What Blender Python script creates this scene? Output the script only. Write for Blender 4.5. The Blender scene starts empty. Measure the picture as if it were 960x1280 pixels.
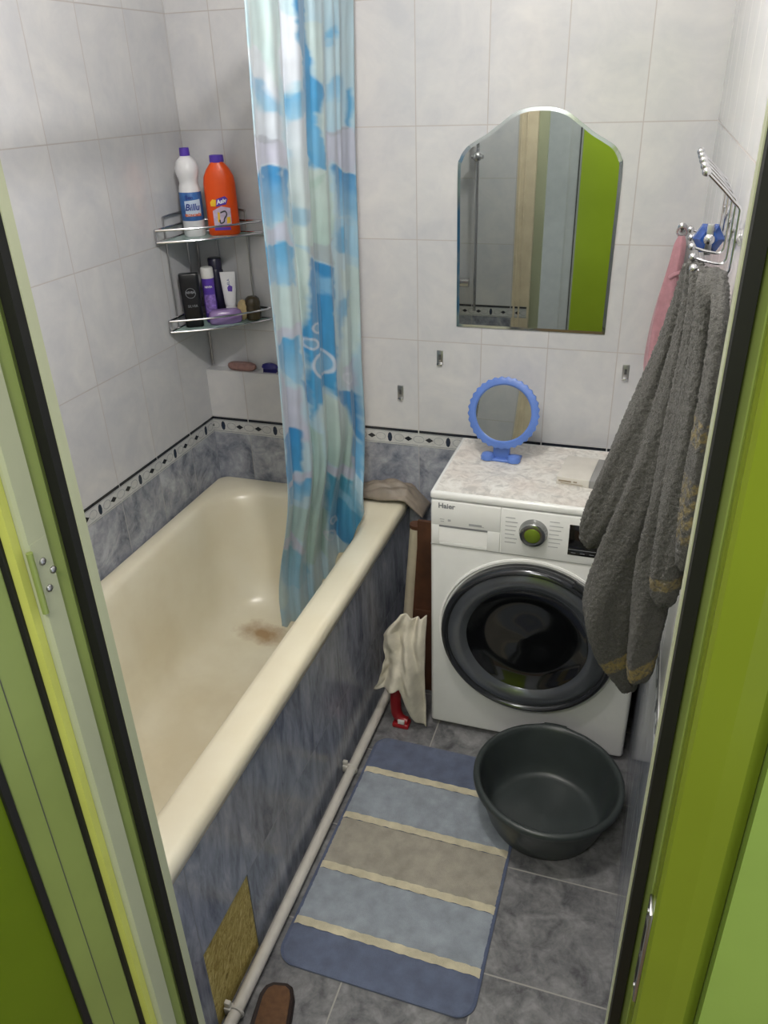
import bpy, bmesh, math, random
import numpy as np
from mathutils import Vector, Matrix
random.seed(7)
scene = bpy.context.scene
COL = scene.collection
PI = math.pi

# ------------------------------------------------------------------ camera, world, light, exposure
cam_d = bpy.data.cameras.new('camera')
cam = bpy.data.objects.new('camera', cam_d)
COL.objects.link(cam)
YAW, PITCH, ROLL = 0.33290, -0.49219, -0.03417
def cam_matrix():
    cy, sy = math.cos(YAW), math.sin(YAW)
    right = Vector((cy, sy, 0)); f = Vector((-sy, cy, 0)); up = Vector((0, 0, 1))
    cp, sp = math.cos(PITCH), math.sin(PITCH)
    f2 = f * cp + up * sp; u2 = up * cp - f * sp
    cr, sr = math.cos(ROLL), math.sin(ROLL)
    r3 = right * cr + u2 * sr; u3 = u2 * cr - right * sr
    m = Matrix((r3, u3, -f2)).transposed().to_4x4()
    m.translation = (1.41333, -2.32920, 1.81909)
    return m
cam.matrix_world = cam_matrix()
cam_d.sensor_fit = 'HORIZONTAL'
cam_d.sensor_width = 36.0
cam_d.lens = 36.0 * 989.76 / 960.0
cam_d.clip_start = 0.02
scene.camera = cam

BATH, HALL, AMBIENT = 35.0, 21.0, 1.2      # bathroom lamp, hallway lamp, even world fill added to lift the shade
world = bpy.data.worlds.new('world'); scene.world = world
world.use_nodes = True
world.node_tree.nodes['Background'].inputs[0].default_value = (0.80, 0.86, 0.95, 1)
world.node_tree.nodes['Background'].inputs[1].default_value = AMBIENT

def point_light(name, loc, power, radius, col, parent=None):
    d = bpy.data.lights.new(name, 'POINT'); d.energy = power; d.shadow_soft_size = radius; d.color = col
    o = bpy.data.objects.new(name, d); COL.objects.link(o); o.location = loc
    if parent: o.parent = parent
    return o
LAMP = Vector((0.97, -1.24, 2.37))
bath_bulb = point_light('bulb_light', LAMP, BATH, 0.035, (1.0, 0.965, 0.93))
hd = bpy.data.lights.new('hall_ceiling_light', 'AREA'); hd.shape = 'DISK'; hd.size = 0.5; hd.energy = HALL; hd.color = (1.0, 0.96, 0.90)
hall_light = bpy.data.objects.new('hall_ceiling_light', hd); COL.objects.link(hall_light); hall_light.location = (1.15, -2.70, 2.48)
scene.view_settings.view_transform = 'Standard'
scene.view_settings.look = 'None'
scene.view_settings.gamma = 1.0
scene.view_settings.exposure = 0.0
scene.view_settings.use_curve_mapping = False

# ------------------------------------------------------------------ materials
def lin(c):
    return tuple((x / 255 / 12.92) if x / 255 <= 0.04045 else ((x / 255 + 0.055) / 1.055) ** 2.4 for x in c) + (1,)
class NT:
    def __init__(s, name):
        s.m = bpy.data.materials.new(name); s.m.use_nodes = True
        s.t = s.m.node_tree; s.b = s.t.nodes['Principled BSDF']; s.out = s.t.nodes['Material Output']
    def n(s, typ, **kw):
        nd = s.t.nodes.new(typ)
        for k, v in kw.items(): setattr(nd, k, v)
        return nd
    def l(s, a, b): s.t.links.new(a, b)
    def setin(s, name, v):
        if name in s.b.inputs: s.b.inputs[name].default_value = v
    def math(s, op, a, b=None, clamp=False):
        nd = s.n('ShaderNodeMath', operation=op, use_clamp=clamp)
        for i, v in enumerate((a, b)):
            if v is None: continue
            if isinstance(v, (int, float)): nd.inputs[i].default_value = v
            else: s.l(v, nd.inputs[i])
        return nd.outputs[0]
    def mix(s, fac, a, b):
        nd = s.n('ShaderNodeMix', data_type='RGBA')
        if isinstance(fac, (int, float)): nd.inputs[0].default_value = fac
        else: s.l(fac, nd.inputs[0])
        for i, v in ((6, a), (7, b)):
            if isinstance(v, tuple): nd.inputs[i].default_value = v
            else: s.l(v, nd.inputs[i])
        return nd.outputs[2]
    def noise(s, vec, scale, detail=4, rough=0.55, dist=0.0):
        nd = s.n('ShaderNodeTexNoise')
        nd.inputs['Scale'].default_value = scale; nd.inputs['Detail'].default_value = detail
        nd.inputs['Roughness'].default_value = rough; nd.inputs['Distortion'].default_value = dist
        if vec is not None: s.l(vec, nd.inputs['Vector'])
        return nd.outputs['Fac']
    def ramp(s, fac, stops):
        nd = s.n('ShaderNodeValToRGB'); e = nd.color_ramp.elements
        while len(e) < len(stops): e.new(0.5)
        for el, (p, c) in zip(e, stops): el.position = p; el.color = c
        s.l(fac, nd.inputs[0]); return nd.outputs[0]
    def bump(s, h, strength, dist):
        nd = s.n('ShaderNodeBump'); nd.inputs['Strength'].default_value = strength; nd.inputs['Distance'].default_value = dist
        s.l(h, nd.inputs['Height']); s.l(nd.outputs[0], s.b.inputs['Normal'])
    def obj(s): return s.n('ShaderNodeTexCoord').outputs['Object']

def plain(name, c, rough=0.5, metal=0.0, var=0.06, scale=18, bump=0.0, bscale=200, coat=0.0, spec=None, trans=0.0, ior=1.45, sheen=0.0, alpha=1.0):
    t = NT(name); o = t.obj()
    c = lin(c); d = tuple(max(0, x * (1 - var * 2.2)) for x in c[:3]) + (1,); e = tuple(min(1, x * (1 + var)) for x in c[:3]) + (1,)
    col = t.ramp(t.noise(o, scale), [(0.3, d), (0.7, e)])
    t.l(col, t.b.inputs['Base Color'])
    t.setin('Roughness', rough); t.setin('Metallic', metal); t.setin('IOR', ior)
    if coat: t.setin('Coat Weight', coat); t.setin('Coat Roughness', 0.08)
    if spec is not None: t.setin('Specular IOR Level', spec)
    if trans: t.setin('Transmission Weight', trans)
    if sheen: t.setin('Sheen Weight', sheen); t.setin('Sheen Roughness', 0.5)
    if alpha < 1: t.setin('Alpha', alpha)
    if bump: t.bump(t.noise(o, bscale, 2), bump, 0.002)
    return t.m

def tile_mat(name, axes, w, h, ou, ov, dark, light, grout, rough=0.14, vscale=5.0, mortar=0.0016, dist=1.2, lo=0.35, hi=0.7, stretch=None, bumpy=0.12, warm=None):
    """tiles laid on the plane of two world axes, with marble veins"""
    t = NT(name); o = t.obj()
    sx = t.n('ShaderNodeSeparateXYZ'); t.l(o, sx.inputs[0])
    cb = t.n('ShaderNodeCombineXYZ')
    t.l(t.math('ADD', sx.outputs[axes[0]], ou), cb.inputs[0]); t.l(t.math('ADD', sx.outputs[axes[1]], ov), cb.inputs[1])
    br = t.n('ShaderNodeTexBrick', offset=0.0, squash=1.0)
    br.inputs['Scale'].default_value = 1.0; br.inputs['Mortar Size'].default_value = mortar
    br.inputs['Mortar Smooth'].default_value = 0.3; br.inputs['Bias'].default_value = 0.0
    br.inputs['Brick Width'].default_value = w; br.inputs['Row Height'].default_value = h
    br.inputs['Color1'].default_value = (0, 0, 0, 1); br.inputs['Color2'].default_value = (1, 1, 1, 1); br.inputs['Mortar'].default_value = (0.5, 0.5, 0.5, 1)
    t.l(cb.outputs[0], br.inputs['Vector'])
    vec = o
    # every tile is cut from another piece of the marble
    ad = t.n('ShaderNodeVectorMath', operation='MULTIPLY_ADD'); t.l(br.outputs['Color'], ad.inputs[0]); ad.inputs[1].default_value = (7, 5, 3); t.l(o, ad.inputs[2])
    vec = ad.outputs[0]
    if stretch:
        mp = t.n('ShaderNodeMapping'); mp.inputs['Scale'].default_value = stretch; t.l(vec, mp.inputs['Vector']); vec = mp.outputs[0]
    f1 = t.noise(vec, vscale, 8, 0.62, dist); f2 = t.noise(vec, vscale * 4.5, 5, 0.6, 0.6)
    f = t.math('ADD', t.math('MULTIPLY', f1, 0.72), t.math('MULTIPLY', f2, 0.28))
    col = t.ramp(f, [(lo, lin(dark)), (hi, lin(light))])
    col = t.mix(t.math('MULTIPLY', br.outputs['Fac'], 0.85), col, lin(grout))
    t.l(col, t.b.inputs['Base Color'])
    t.l(t.math('ADD', t.math('MULTIPLY', br.outputs['Fac'], 0.45), rough), t.b.inputs['Roughness'])
    hgt = t.math('SUBTRACT', t.math('MULTIPLY', f2, bumpy), br.outputs['Fac'])
    t.bump(hgt, 0.22, 0.001)
    return t.m

WT = dict(dark=(190, 191, 195), light=(208, 207, 206), grout=(172, 165, 161))
BT = dict(dark=(98, 104, 118), light=(184, 187, 196), grout=(160, 160, 162))
M = {}
M['tile_back'] = tile_mat('white_tile_back', (0, 2), 0.2, 0.3, 1.0 - 0.139, 3 - 0.822, **WT)
M['tile_side'] = tile_mat('white_tile_side', (1, 2), 0.2, 0.3, 5.0 + 0.207, 3 - 0.822, **WT)
M['blue_back'] = tile_mat('blue_tile_back', (0, 2), 0.2, 0.3, 1.0 - 0.139, 3 - 0.765, vscale=9, lo=0.36, hi=0.66, **BT)
M['blue_side'] = tile_mat('blue_tile_side', (1, 2), 0.2, 0.3, 5.0 + 0.207, 3 - 0.765, vscale=9, lo=0.36, hi=0.66, **BT)
M['panel_tile'] = tile_mat('tub_panel_tile', (1, 2), 0.2, 0.3, 5.0 + 0.31 - 0.87, 3 - 0.265, (80, 87, 104), (170, 174, 186), (104, 108, 116), rough=0.20, vscale=9, stretch=(1, 1.5, 0.45), lo=0.34, hi=0.70)
M['floor_tile'] = tile_mat('grey_floor_tile', (0, 1), 0.297, 0.297, 2.97 - 0.926, 5.94 + 0.9186, (66, 67, 71), (144, 144, 145), (158, 156, 150), rough=0.28, vscale=15, mortar=0.0022, lo=0.34, hi=0.70, dist=0.8)
M['plaster'] = plain('ceiling_paint', (225, 222, 215), 0.8, bump=0.15, bscale=60)
M['hall_green'] = plain('hall_green_paint', (132, 156, 72), 0.45, var=0.05, scale=4)
M['hall_grey'] = plain('hall_grey_paint', (196, 198, 198), 0.6, var=0.03)
M['hall_floor'] = plain('hall_laminate', (120, 92, 66), 0.45, var=0.15)
M['enamel'] = None
M['chrome'] = plain('chrome', (205, 205, 208), 0.14, 1.0, var=0.02)
M['steel'] = plain('brushed_steel', (176, 176, 178), 0.3, 1.0, var=0.04)
M['white_plastic'] = plain('white_plastic', (214, 213, 210), 0.32, var=0.02)
M['white_enamel'] = plain('appliance_white', (230, 231, 229), 0.25, var=0.012, coat=0.3)
M['dark_line'] = plain('dark_seam', (70, 70, 72), 0.6)
M['black_rubber'] = plain('black_rubber', (13, 13, 12), 0.62, var=0.1)
M['mirror'] = plain('mirror_silver', (184, 190, 188), 0.015, 1.0, var=0.004)
M['bevel'] = plain('mirror_bevel', (190, 198, 196), 0.10, 1.0, var=0.02)

def obj_from_bm(name, bm, mats, parent=None, angle=0.7, smooth=True):
    bmesh.ops.recalc_face_normals(bm, faces=bm.faces[:])
    me = bpy.data.meshes.new(name); bm.to_mesh(me); bm.free()
    for m in (mats if isinstance(mats, (list, tuple)) else [mats]): me.materials.append(m)
    if smooth:
        me.polygons.foreach_set('use_smooth', [True] * len(me.polygons))
        try: me.set_sharp_from_angle(angle=angle)
        except Exception: pass
    o = bpy.data.objects.new(name, me); COL.objects.link(o)
    if parent is not None: o.parent = parent
    return o

def catmull(pts, n=6, closed=False):
    P = [Vector(p) for p in pts]; out = []
    m = len(P)
    rng = range(m if closed else m - 1)
    for i in rng:
        if closed: p0, p1, p2, p3 = P[(i - 1) % m], P[i], P[(i + 1) % m], P[(i + 2) % m]
        else: p0, p1, p2, p3 = P[max(i - 1, 0)], P[i], P[i + 1], P[min(i + 2, m - 1)]
        for k in range(n):
            t = k / n
            out.append(0.5 * ((2 * p1) + (p2 - p0) * t + (2 * p0 - 5 * p1 + 4 * p2 - p3) * t * t + (3 * p1 - p0 - 3 * p2 + p3) * t ** 3))
    if not closed: out.append(P[-1])
    return out

class MB:
    """collects shapes; build() links them as ONE mesh object; coordinates are taken relative to 'org'"""
    def __init__(s, org=(0, 0, 0)): s.bm = bmesh.new(); s.o = Vector(org)
    def v(s, p): return s.bm.verts.new(Vector(p) - s.o)
    def face(s, vs, mi=0):
        try: f = s.bm.faces.new(vs)
        except ValueError: return None
        f.material_index = mi; return f
    def poly(s, pts, mi=0): return s.face([s.v(p) for p in pts], mi)
    def box(s, x0, x1, y0, y1, z0, z1, mi=0, bev=0.0, seg=2, M4=None):
        r = bmesh.ops.create_cube(s.bm, size=1.0)
        vs = r['verts']
        for w in vs:
            p = Vector(((x0 + x1) / 2 + w.co.x * (x1 - x0), (y0 + y1) / 2 + w.co.y * (y1 - y0), (z0 + z1) / 2 + w.co.z * (z1 - z0)))
            w.co = p
        fs = set(f for w in vs for f in w.link_faces)
        if bev:
            es = list(set(e for w in vs for e in w.link_edges))
            rb = bmesh.ops.bevel(s.bm, geom=es, offset=bev, segments=seg, affect='EDGES', profile=0.5)
            fs = set(rb['faces']) | set(f for f in fs if f.is_valid)
            vs = list(set(w for f in fs for w in f.verts))
        for f in fs:
            if f.is_valid: f.material_index = mi
        for w in vs:
            if w.is_valid: w.co = ((M4 @ w.co) if M4 is not None else w.co) - s.o
        return s
    def loops(s, L, mi=0, closed=True, cap0=True, cap1=True, mis=None):
        """skin a list of vertex loops"""
        rings = [[s.v(p) for p in lp] for lp in L]
        n = len(rings[0])
        for i in range(len(rings) - 1):
            a, b = rings[i], rings[i + 1]
            for k in range(n if closed else n - 1):
                k2 = (k + 1) % n
                s.face([a[k], a[k2], b[k2], b[k]], mis[i] if mis else mi)
        if cap0: s.face(list(reversed(rings[0])), mis[0] if mis else mi)
        if cap1: s.face(rings[-1], mis[-1] if mis else mi)
        return rings
    def lathe(s, prof, c=(0, 0, 0), seg=32, mi=0, axis='Z', M4=None, mis=None, cap0=True, cap1=True, sx=1.0, sy=1.0):
        L = []
        for r, z in prof:
            lp = []
            for k in range(seg):
                a = 2 * PI * k / seg
                p = Vector((r * math.cos(a) * sx, r * math.sin(a) * sy, z))
                if axis == 'Y': p = Vector((p.x, -p.z, p.y))      # grows towards -Y
                if axis == 'X': p = Vector((p.z, p.x, p.y))
                if M4 is not None: p = M4 @ p
                lp.append(p + Vector(c))
            L.append(lp)
        s.loops(L, mi, True, cap0, cap1, mis); return s
    def tube(s, path, r, seg=10, mi=0, caps=True, closed=False, flat=None):
        P = [Vector(p) for p in path]; n = len(P)
        rr = r if isinstance(r, (list, tuple)) else [r] * n
        L = []; up = None
        for i in range(n):
            if closed: d = P[(i + 1) % n] - P[(i - 1) % n]
            else: d = P[min(i + 1, n - 1)] - P[max(i - 1, 0)]
            d.normalize()
            if up is None:
                up = Vector((0, 0, 1)) if abs(d.z) < 0.9 else Vector((1, 0, 0))
            up = (up - d * up.dot(d)).normalized(); sd = d.cross(up)
            ru, rs = (rr[i] if isinstance(rr[i], (tuple, list)) else (rr[i], rr[i]))
            L.append([P[i] + up * (ru * math.sin(2 * PI * k / seg)) + sd * (rs * math.cos(2 * PI * k / seg)) for k in range(seg)])
        if closed: L.append(L[0]); caps = False
        s.loops(L, mi, True, caps, caps); return s
    def sphere(s, c, r, mi=0, sc=(1, 1, 1), M4=None, u=16, v=10):
        rr = bmesh.ops.create_uvsphere(s.bm, u_segments=u, v_segments=v, radius=r)
        for w in rr['verts']:
            p = Vector((w.co.x * sc[0], w.co.y * sc[1], w.co.z * sc[2]))
            if M4 is not None: p = M4 @ p
            w.co = p + Vector(c) - s.o
        for f in set(f for w in rr['verts'] for f in w.link_faces): f.material_index = mi
        return s
    def prism(s, pts, fn, d0, d1, mi=0):
        """pts 2-D outline; fn(u, v, d) -> 3-D"""
        s.loops([[fn(u, w, d0) for u, w in pts], [fn(u, w, d1) for u, w in pts]], mi); return s
    def xform(s, M4):
        for w in s.bm.verts: w.co = M4 @ w.co
        return s
    def build(s, name, mats, parent=None, angle=0.7, smooth=True): return obj_from_bm(name, s.bm, mats, parent, angle, smooth)

def thing(name, label, cat, loc=(0, 0, 0), rot=(0, 0, 0), group=None):
    o = bpy.data.objects.new(name, None); COL.objects.link(o); o.empty_display_size = 0.05
    o.location = loc; o.rotation_euler = rot
    o['label'] = label; o['category'] = cat
    if group: o['group'] = group
    return o
def tag(o, label, cat, group=None):
    o['label'] = label; o['category'] = cat
    if group: o['group'] = group
    return o
def struct(o): o['kind'] = 'structure'; return o

def text_mesh(name, txt, size, mat, parent, place, depth=0.0004, wrap=None, bold=0.0, shear=0.0):
    """lettering as a mesh; place(u, v, d): u to the right, v up, d out of the surface"""
    cu = bpy.data.curves.new(name, 'FONT'); cu.body = txt; cu.size = size; cu.align_x = 'CENTER'; cu.align_y = 'CENTER'
    cu.extrude = depth; cu.offset = bold; cu.resolution_u = 3; cu.shear = shear
    tmp = bpy.data.objects.new(name + '_tmp', cu); COL.objects.link(tmp)
    dg = bpy.context.evaluated_depsgraph_get()
    me = bpy.data.meshes.new_from_object(tmp.evaluated_get(dg))
    bpy.data.objects.remove(tmp); bpy.data.curves.remove(cu)
    for w in me.vertices: w.co = place(w.co.x, w.co.y, w.co.z + depth)
    me.name = name; me.materials.clear(); me.materials.append(mat)
    o = bpy.data.objects.new(name, me); COL.objects.link(o)
    if parent: o.parent = parent
    return o

# ------------------------------------------------------------------ room shell
XR = 1.516            # right wall
ZB = 0.822            # top of the frieze
ZF = 0.764            # bottom of the frieze
def wall(name, boxes, mats):
    b = MB()
    for bx, mi in boxes: b.box(*bx, mi=mi)
    return struct(b.build(name, mats, smooth=False))
H = 2.5
wall('wall_back', [((-0.1, XR + 0.1, 0, 0.1, ZF, H), 0), ((-0.1, XR + 0.1, 0, 0.1, -0.05, ZF), 1)], [M['tile_back'], M['blue_back']])
wall('wall_left', [((-0.1, 0, -1.80, 0, ZF, H), 0), ((-0.1, 0, -1.80, 0, -0.05, ZF), 1)], [M['tile_side'], M['blue_side']])
wall('wall_right', [((XR, XR + 0.1, -1.74, 0, ZF, H), 0), ((XR, XR + 0.1, -1.74, 0, -0.05, ZF), 1)], [M['tile_side'], M['blue_side']])
wall('wall_front', [((0, 0.82, -1.80, -1.705, ZF, H), 0), ((0, 0.82, -1.80, -1.705, -0.05, ZF), 1), ((0.82, XR, -1.80, -1.745, 2.08, H), 0)], [M['tile_back'], M['blue_back']])
wall('wall_ledge', [((0.0, 0.50, -0.0465, 0.0, ZF, 0.99), 0), ((0.0, 0.50, -0.0465, 0.0, 0.0, ZF), 1)], [M['tile_back'], M['blue_back']])
b = MB(); b.box(-0.1, XR + 0.1, -1.745, 0.1, -0.1, 0); struct(b.build('floor', M['floor_tile'], smooth=False))
b = MB(); b.box(-0.4, 2.4, -3.5, -1.745, -0.1, -0.004); struct(b.build('floor_hallway', M['hall_floor'], smooth=False))
b = MB(); b.box(-0.4, 2.4, -3.5, 0.1, H, H + 0.1); struct(b.build('ceiling', M['plaster'], smooth=False))
b = MB(); b.box(1.545, 2.3, -1.81, -1.745, 0, H); struct(b.build('wall_hallway_right', M['hall_green'], smooth=False))
b = MB(); b.box(-0.3, 0.80, -3.45, -3.35, 0, H, 0); b.box(1.75, 2.3, -3.45, -3.35, 0, H, 0); b.box(0.80, 1.75, -3.45, -3.35, 2.15, H, 0)
struct(b.build('wall_hallway_far', M['hall_grey'], smooth=False))
# green door across the hallway, seen in the mirror
M['door_green'] = plain('green_door_panel', (166, 190, 52), 0.3, var=0.03, scale=3)
b = MB(); b.box(0.80, 1.75, -3.43, -3.36, 0, 2.15)
d2 = struct(b.build('door_2', M['hall_grey'], smooth=False))
b = MB(); b.box(0.88, 1.67, -3.36, -3.352, 0.1, 2.05, bev=0.003); b.build('door_panel', M['door_green'], d2)
b = MB(); b.box(0.862, 0.868, -3.36, -3.354, 0.05, 2.08); b.build('gasket', M['black_rubber'], d2)

b = MB(); b.box(0.742, 0.829, -1.7348, -1.7040, 0, 2.10, bev=0.003); b.box(0.750, 0.760, -1.706, -1.699, 0, 2.10, bev=0.002); b.box(0.776, 0.784, -1.706, -1.699, 0, 2.10, bev=0.002)
M['casing'] = plain('cream_casing', (214, 200, 172), 0.4, var=0.05)
struct(b.build('trim_6', M['casing'], smooth=False))
# frieze strips
M['frieze_white'] = plain('frieze_white', (196, 197, 196), 0.16, var=0.05, scale=60)
M['frieze_black'] = plain('frieze_black', (34, 38, 46), 0.2)
M['frieze_blue'] = plain('frieze_blue', (38, 48, 66), 0.2)
M['frieze_grey'] = plain('frieze_grey', (150, 155, 160), 0.2)
def frieze(name, o, du, dn, length, joint):
    o = Vector(o); du = Vector(du); dn = Vector(dn)
    f = lambda u, v, d: o + du * u + Vector((0, 0, v)) + dn * d
    b = MB()
    def strip(u0, u1, v0, v1, d, mi): b.prism([(u0, v0), (u1, v0), (u1, v1), (u0, v1)], f, 0.0, d, mi)
    hh = ZB - ZF
    strip(0, length, 0, hh, 0.002, 0)
    u = joint - 0.2 * (int(joint / 0.2) + 1)
    while u < length:
        a, c = max(u + 0.002, 0), min(u + 0.198, length)
        if c > a:
            strip(a, c, hh - 0.010, hh - 0.001, 0.0028, 1)
            strip(a, c, 0.0035, 0.0055, 0.0026, 3)
            strip(a, c, hh - 0.0135, hh - 0.012, 0.0026, 3)
        vm = 0.025
        def dia(uc, a_, b_, mi, n=4, d=0.0028):
            pts = [(uc + a_ * math.cos(2 * PI * k / n), vm + b_ * math.sin(2 * PI * k / n)) for k in range(n)]
            if all(0 < p[0] < length for p in pts): b.prism(pts, f, 0, d, mi)
        def ring(uc, a_, b_):
            k = 20; w = 0.0016
            for q in range(k):
                t0, t1 = 2 * PI * q / k, 2 * PI * (q + 1) / k
                pts = [(uc + (a_ - w) * math.cos(t0), vm + (b_ - w) * math.sin(t0)), (uc + a_ * math.cos(t0), vm + b_ * math.sin(t0)),
                       (uc + a_ * math.cos(t1), vm + b_ * math.sin(t1)), (uc + (a_ - w) * math.cos(t1), vm + (b_ - w) * math.sin(t1))]
                if all(0 < p[0] < length for p in pts): b.prism(pts, f, 0, 0.0025, 3)
        dia(u + 0.036, 0.014, 0.0085, 1); dia(u + 0.164, 0.014, 0.0085, 1)
        dia(u + 0.100, 0.008, 0.017, 2, 8)
        ring(u + 0.068, 0.017, 0.013); ring(u + 0.132, 0.017, 0.013); ring(u, 0.019, 0.013)
        u += 0.2
    return struct(b.build(name, [M['frieze_white'], M['frieze_black'], M['frieze_blue'], M['frieze_grey']], smooth=False))
frieze('trim_1', (0, -1.705, ZF), (0, 1, 0), (1, 0, 0), 1.705, (1.705 - 0.207) % 0.2)
frieze('trim_2', (0.0, -0.0465, ZF), (1, 0, 0), (0, -1, 0), 0.50, 0.139)
frieze('trim_3', (0.50, 0, ZF), (1, 0, 0), (0, -1, 0), XR - 0.50, 0.039 + 0.0)
frieze('trim_4', (XR, -1.74, ZF), (0, 1, 0), (-1, 0, 0), 1.74, (1.74 - 0.207) % 0.2)
frieze('trim_5', (0.0, -1.705, ZF), (1, 0, 0), (0, 1, 0), 0.82, 0.139)

# ------------------------------------------------------------------ the doorway the picture is taken through
M['pvc_olive'] = plain('pvc_olive_green', (128, 142, 78), 0.28, var=0.05, scale=5)
M['pvc_pale'] = plain('pvc_pale_grey_green', (170, 174, 146), 0.35, var=0.03, scale=5)
M['pvc_green'] = plain('pvc_bright_green', (116, 130, 36), 0.22, var=0.05, scale=3)
M['pvc_yellow'] = plain('pvc_yellow_green', (192, 196, 100), 0.4, var=0.03)
M['panel_green'] = plain('panel_deep_green', (92, 112, 16), 0.25, var=0.05, scale=3)
door = bpy.data.objects.new('door_1', None); COL.objects.link(door); struct(door)
def post(poly, z0, z1, name, mat, bev=0.0):
    b = MB(); b.prism(poly, lambda u, v, d: Vector((u, v, d)), z0, z1); return b.build(name, mat, door, smooth=False)
ZT = 2.05
# left jamb: stop tip, gasket, groove, hinge face
post([(0.820, -1.735), (0.875, -1.735), (0.875, -1.748), (0.858, -1.748), (0.858, -1.752), (0.820, -1.752)], 0, ZT, 'frame_stop', M['pvc_pale'])
post([(0.8585, -1.748), (0.8735, -1.748), (0.8715, -1.757), (0.8585, -1.757)], 0, ZT, 'gasket', M['black_rubber'])
post([(0.822, -1.752), (0.8555, -1.752), (0.8555, -1.757), (0.8575, -1.760), (0.8535, -1.774), (0.822, -1.774)], 0, ZT, 'frame_groove', M['pvc_olive'])
post([(0.824, -1.774), (0.8555, -1.774), (0.8575, -1.776), (0.8570, -1.8005), (0.852, -1.8020), (0.824, -1.8020)], 0, ZT, 'frame_face', M['pvc_pale'])
# head
b = MB(); b.box(0.82, 1.54, -1.806, -1.735, ZT, ZT + 0.05); b.build('frame_head', M['pvc_pale'], door, smooth=False)
# right jamb
post([(1.4660, -1.735), (1.53, -1.735), (1.53, -1.750), (1.4665, -1.750)], 0, ZT, 'frame_stop', M['pvc_pale'])
post([(1.4675, -1.750), (1.4800, -1.750), (1.4790, -1.760), (1.4685, -1.759)], 0, ZT, 'gasket', M['black_rubber'])
post([(1.4800, -1.752), (1.5440, -1.752), (1.5440, -1.765), (1.4850, -1.765)], 0, ZT, 'frame_groove', M['pvc_olive'])
post([(1.4862, -1.765), (1.4868, -1.797), (1.490, -1.801), (1.515, -1.806), (1.532, -1.806), (1.5440, -1.795), (1.5440, -1.765)], 0, ZT, 'frame_face', M['pvc_green'])
b = MB()
b.box(1.4835, 1.4868, -1.797, -1.772, 0.975, 1.115, bev=0.001)
b.box(1.4828, 1.4836, -1.790, -1.779, 1.00, 1.03, 1); b.box(1.4828, 1.4836, -1.790, -1.779, 1.05, 1.09, 1)
for z in (0.985, 1.105): b.lathe([(0.003, 0), (0.003, 0.001)], (1.4825, -1.7845, z), 10, 0, 'X')
b.build('strike_plate', [M['steel'], M['black_rubber']], door)
# the open door leaf on the left, swung out towards the viewer
LX = 0.8315
LR = Matrix.Translation((LX, -1.8175, 0)) @ Matrix.Rotation(math.radians(-20), 4, 'Z')
def leaf_part(x0, x1, s0, s1, z0, z1, name, mat, parent=door, bev=0.0):
    b = MB(); b.box(x0, x1, -s1, -s0, z0, z1, bev=bev, M4=LR); return b.build(name, mat, parent, smooth=False)
lo = leaf_part(-0.045, 0.0, 0.0, 0.060, 0.01, 2.03, 'leaf_stile', M['pvc_olive'], bev=0.0015)
leaf_part(-0.0005, 0.0008, 0.0335, 0.0343, 0.01, 2.03, 'stile_seam', M['dark_line'], lo)
b = MB(); b.box(LX - 0.030, LX + 0.0060, -1.8175, -1.8125, 0.01, 2.03, bev=0.001); b.build('gasket', M['black_rubber'], door)
b = MB(); b.box(LX - 0.020, LX + 0.0165, -1.8125, -1.8024, 0.01, 2.03); b.build('leaf_edge', M['pvc_yellow'], door, smooth=False)
leaf_part(-0.030, 0.0025, 0.0600, 0.0690, 0.01, 2.03, 'glazing_gasket', M['black_rubber'], bev=0.001)
leaf_part(-0.030, -0.006, 0.069, 0.52, 0.10, 1.94, 'leaf_panel', M['panel_green'])
b = MB(); b.box(-0.045, 0, -0.60, -0.52, 0.01, 2.03, bev=0.0015, M4=LR); b.box(-0.045, 0, -0.52, -0.06, 0.01, 0.10, bev=0.0015, M4=LR); b.box(-0.045, 0, -0.52, -0.06, 1.94, 2.03, bev=0.0015, M4=LR)
b.build('leaf_rail', M['pvc_olive'], door)
for hz in (1.387, 0.42):
    b = MB(); b.box(0.8565, 0.8577, -1.8000, -1.777, hz - 0.042, hz + 0.042)
    b.tube([(0.8585, -1.8040, hz - 0.036), (0.8585, -1.8040, hz + 0.036)], 0.0034, 12, 1)
    hg = b.build('hinge', [M['pvc_pale'], M['pvc_olive']], door)
    for sy, sz in ((-1.790, 0.018), (-1.7795, 0.002), (-1.7905, -0.014)):
        b = MB(); b.sphere((0.8585, sy, hz + sz), 0.0042, 0, (0.6, 1, 1)); b.build('screw', M['steel'], hg)

# ------------------------------------------------------------------ ceiling lamp (above the frame) 
lamp = thing('ceiling_lamp', 'round white glass lamp on the bathroom ceiling', 'lamp', (LAMP.x, LAMP.y, H))
b = MB(); b.lathe([(0.06, 0), (0.06, -0.02), (0.02, -0.026), (0.02, -0.030)], seg=24); b.build('lamp_base', M['white_plastic'], lamp)
t = NT('lit_glass'); t.setin('Emission Color', (1, 0.95, 0.88, 1)); t.setin('Emission Strength', 6.0); M['lit_glass'] = t.m
b = MB(); b.sphere((0, 0, -0.060), 0.034); b.build('bulb', M['lit_glass'], lamp)
bath_bulb.location.z = LAMP.z

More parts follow.
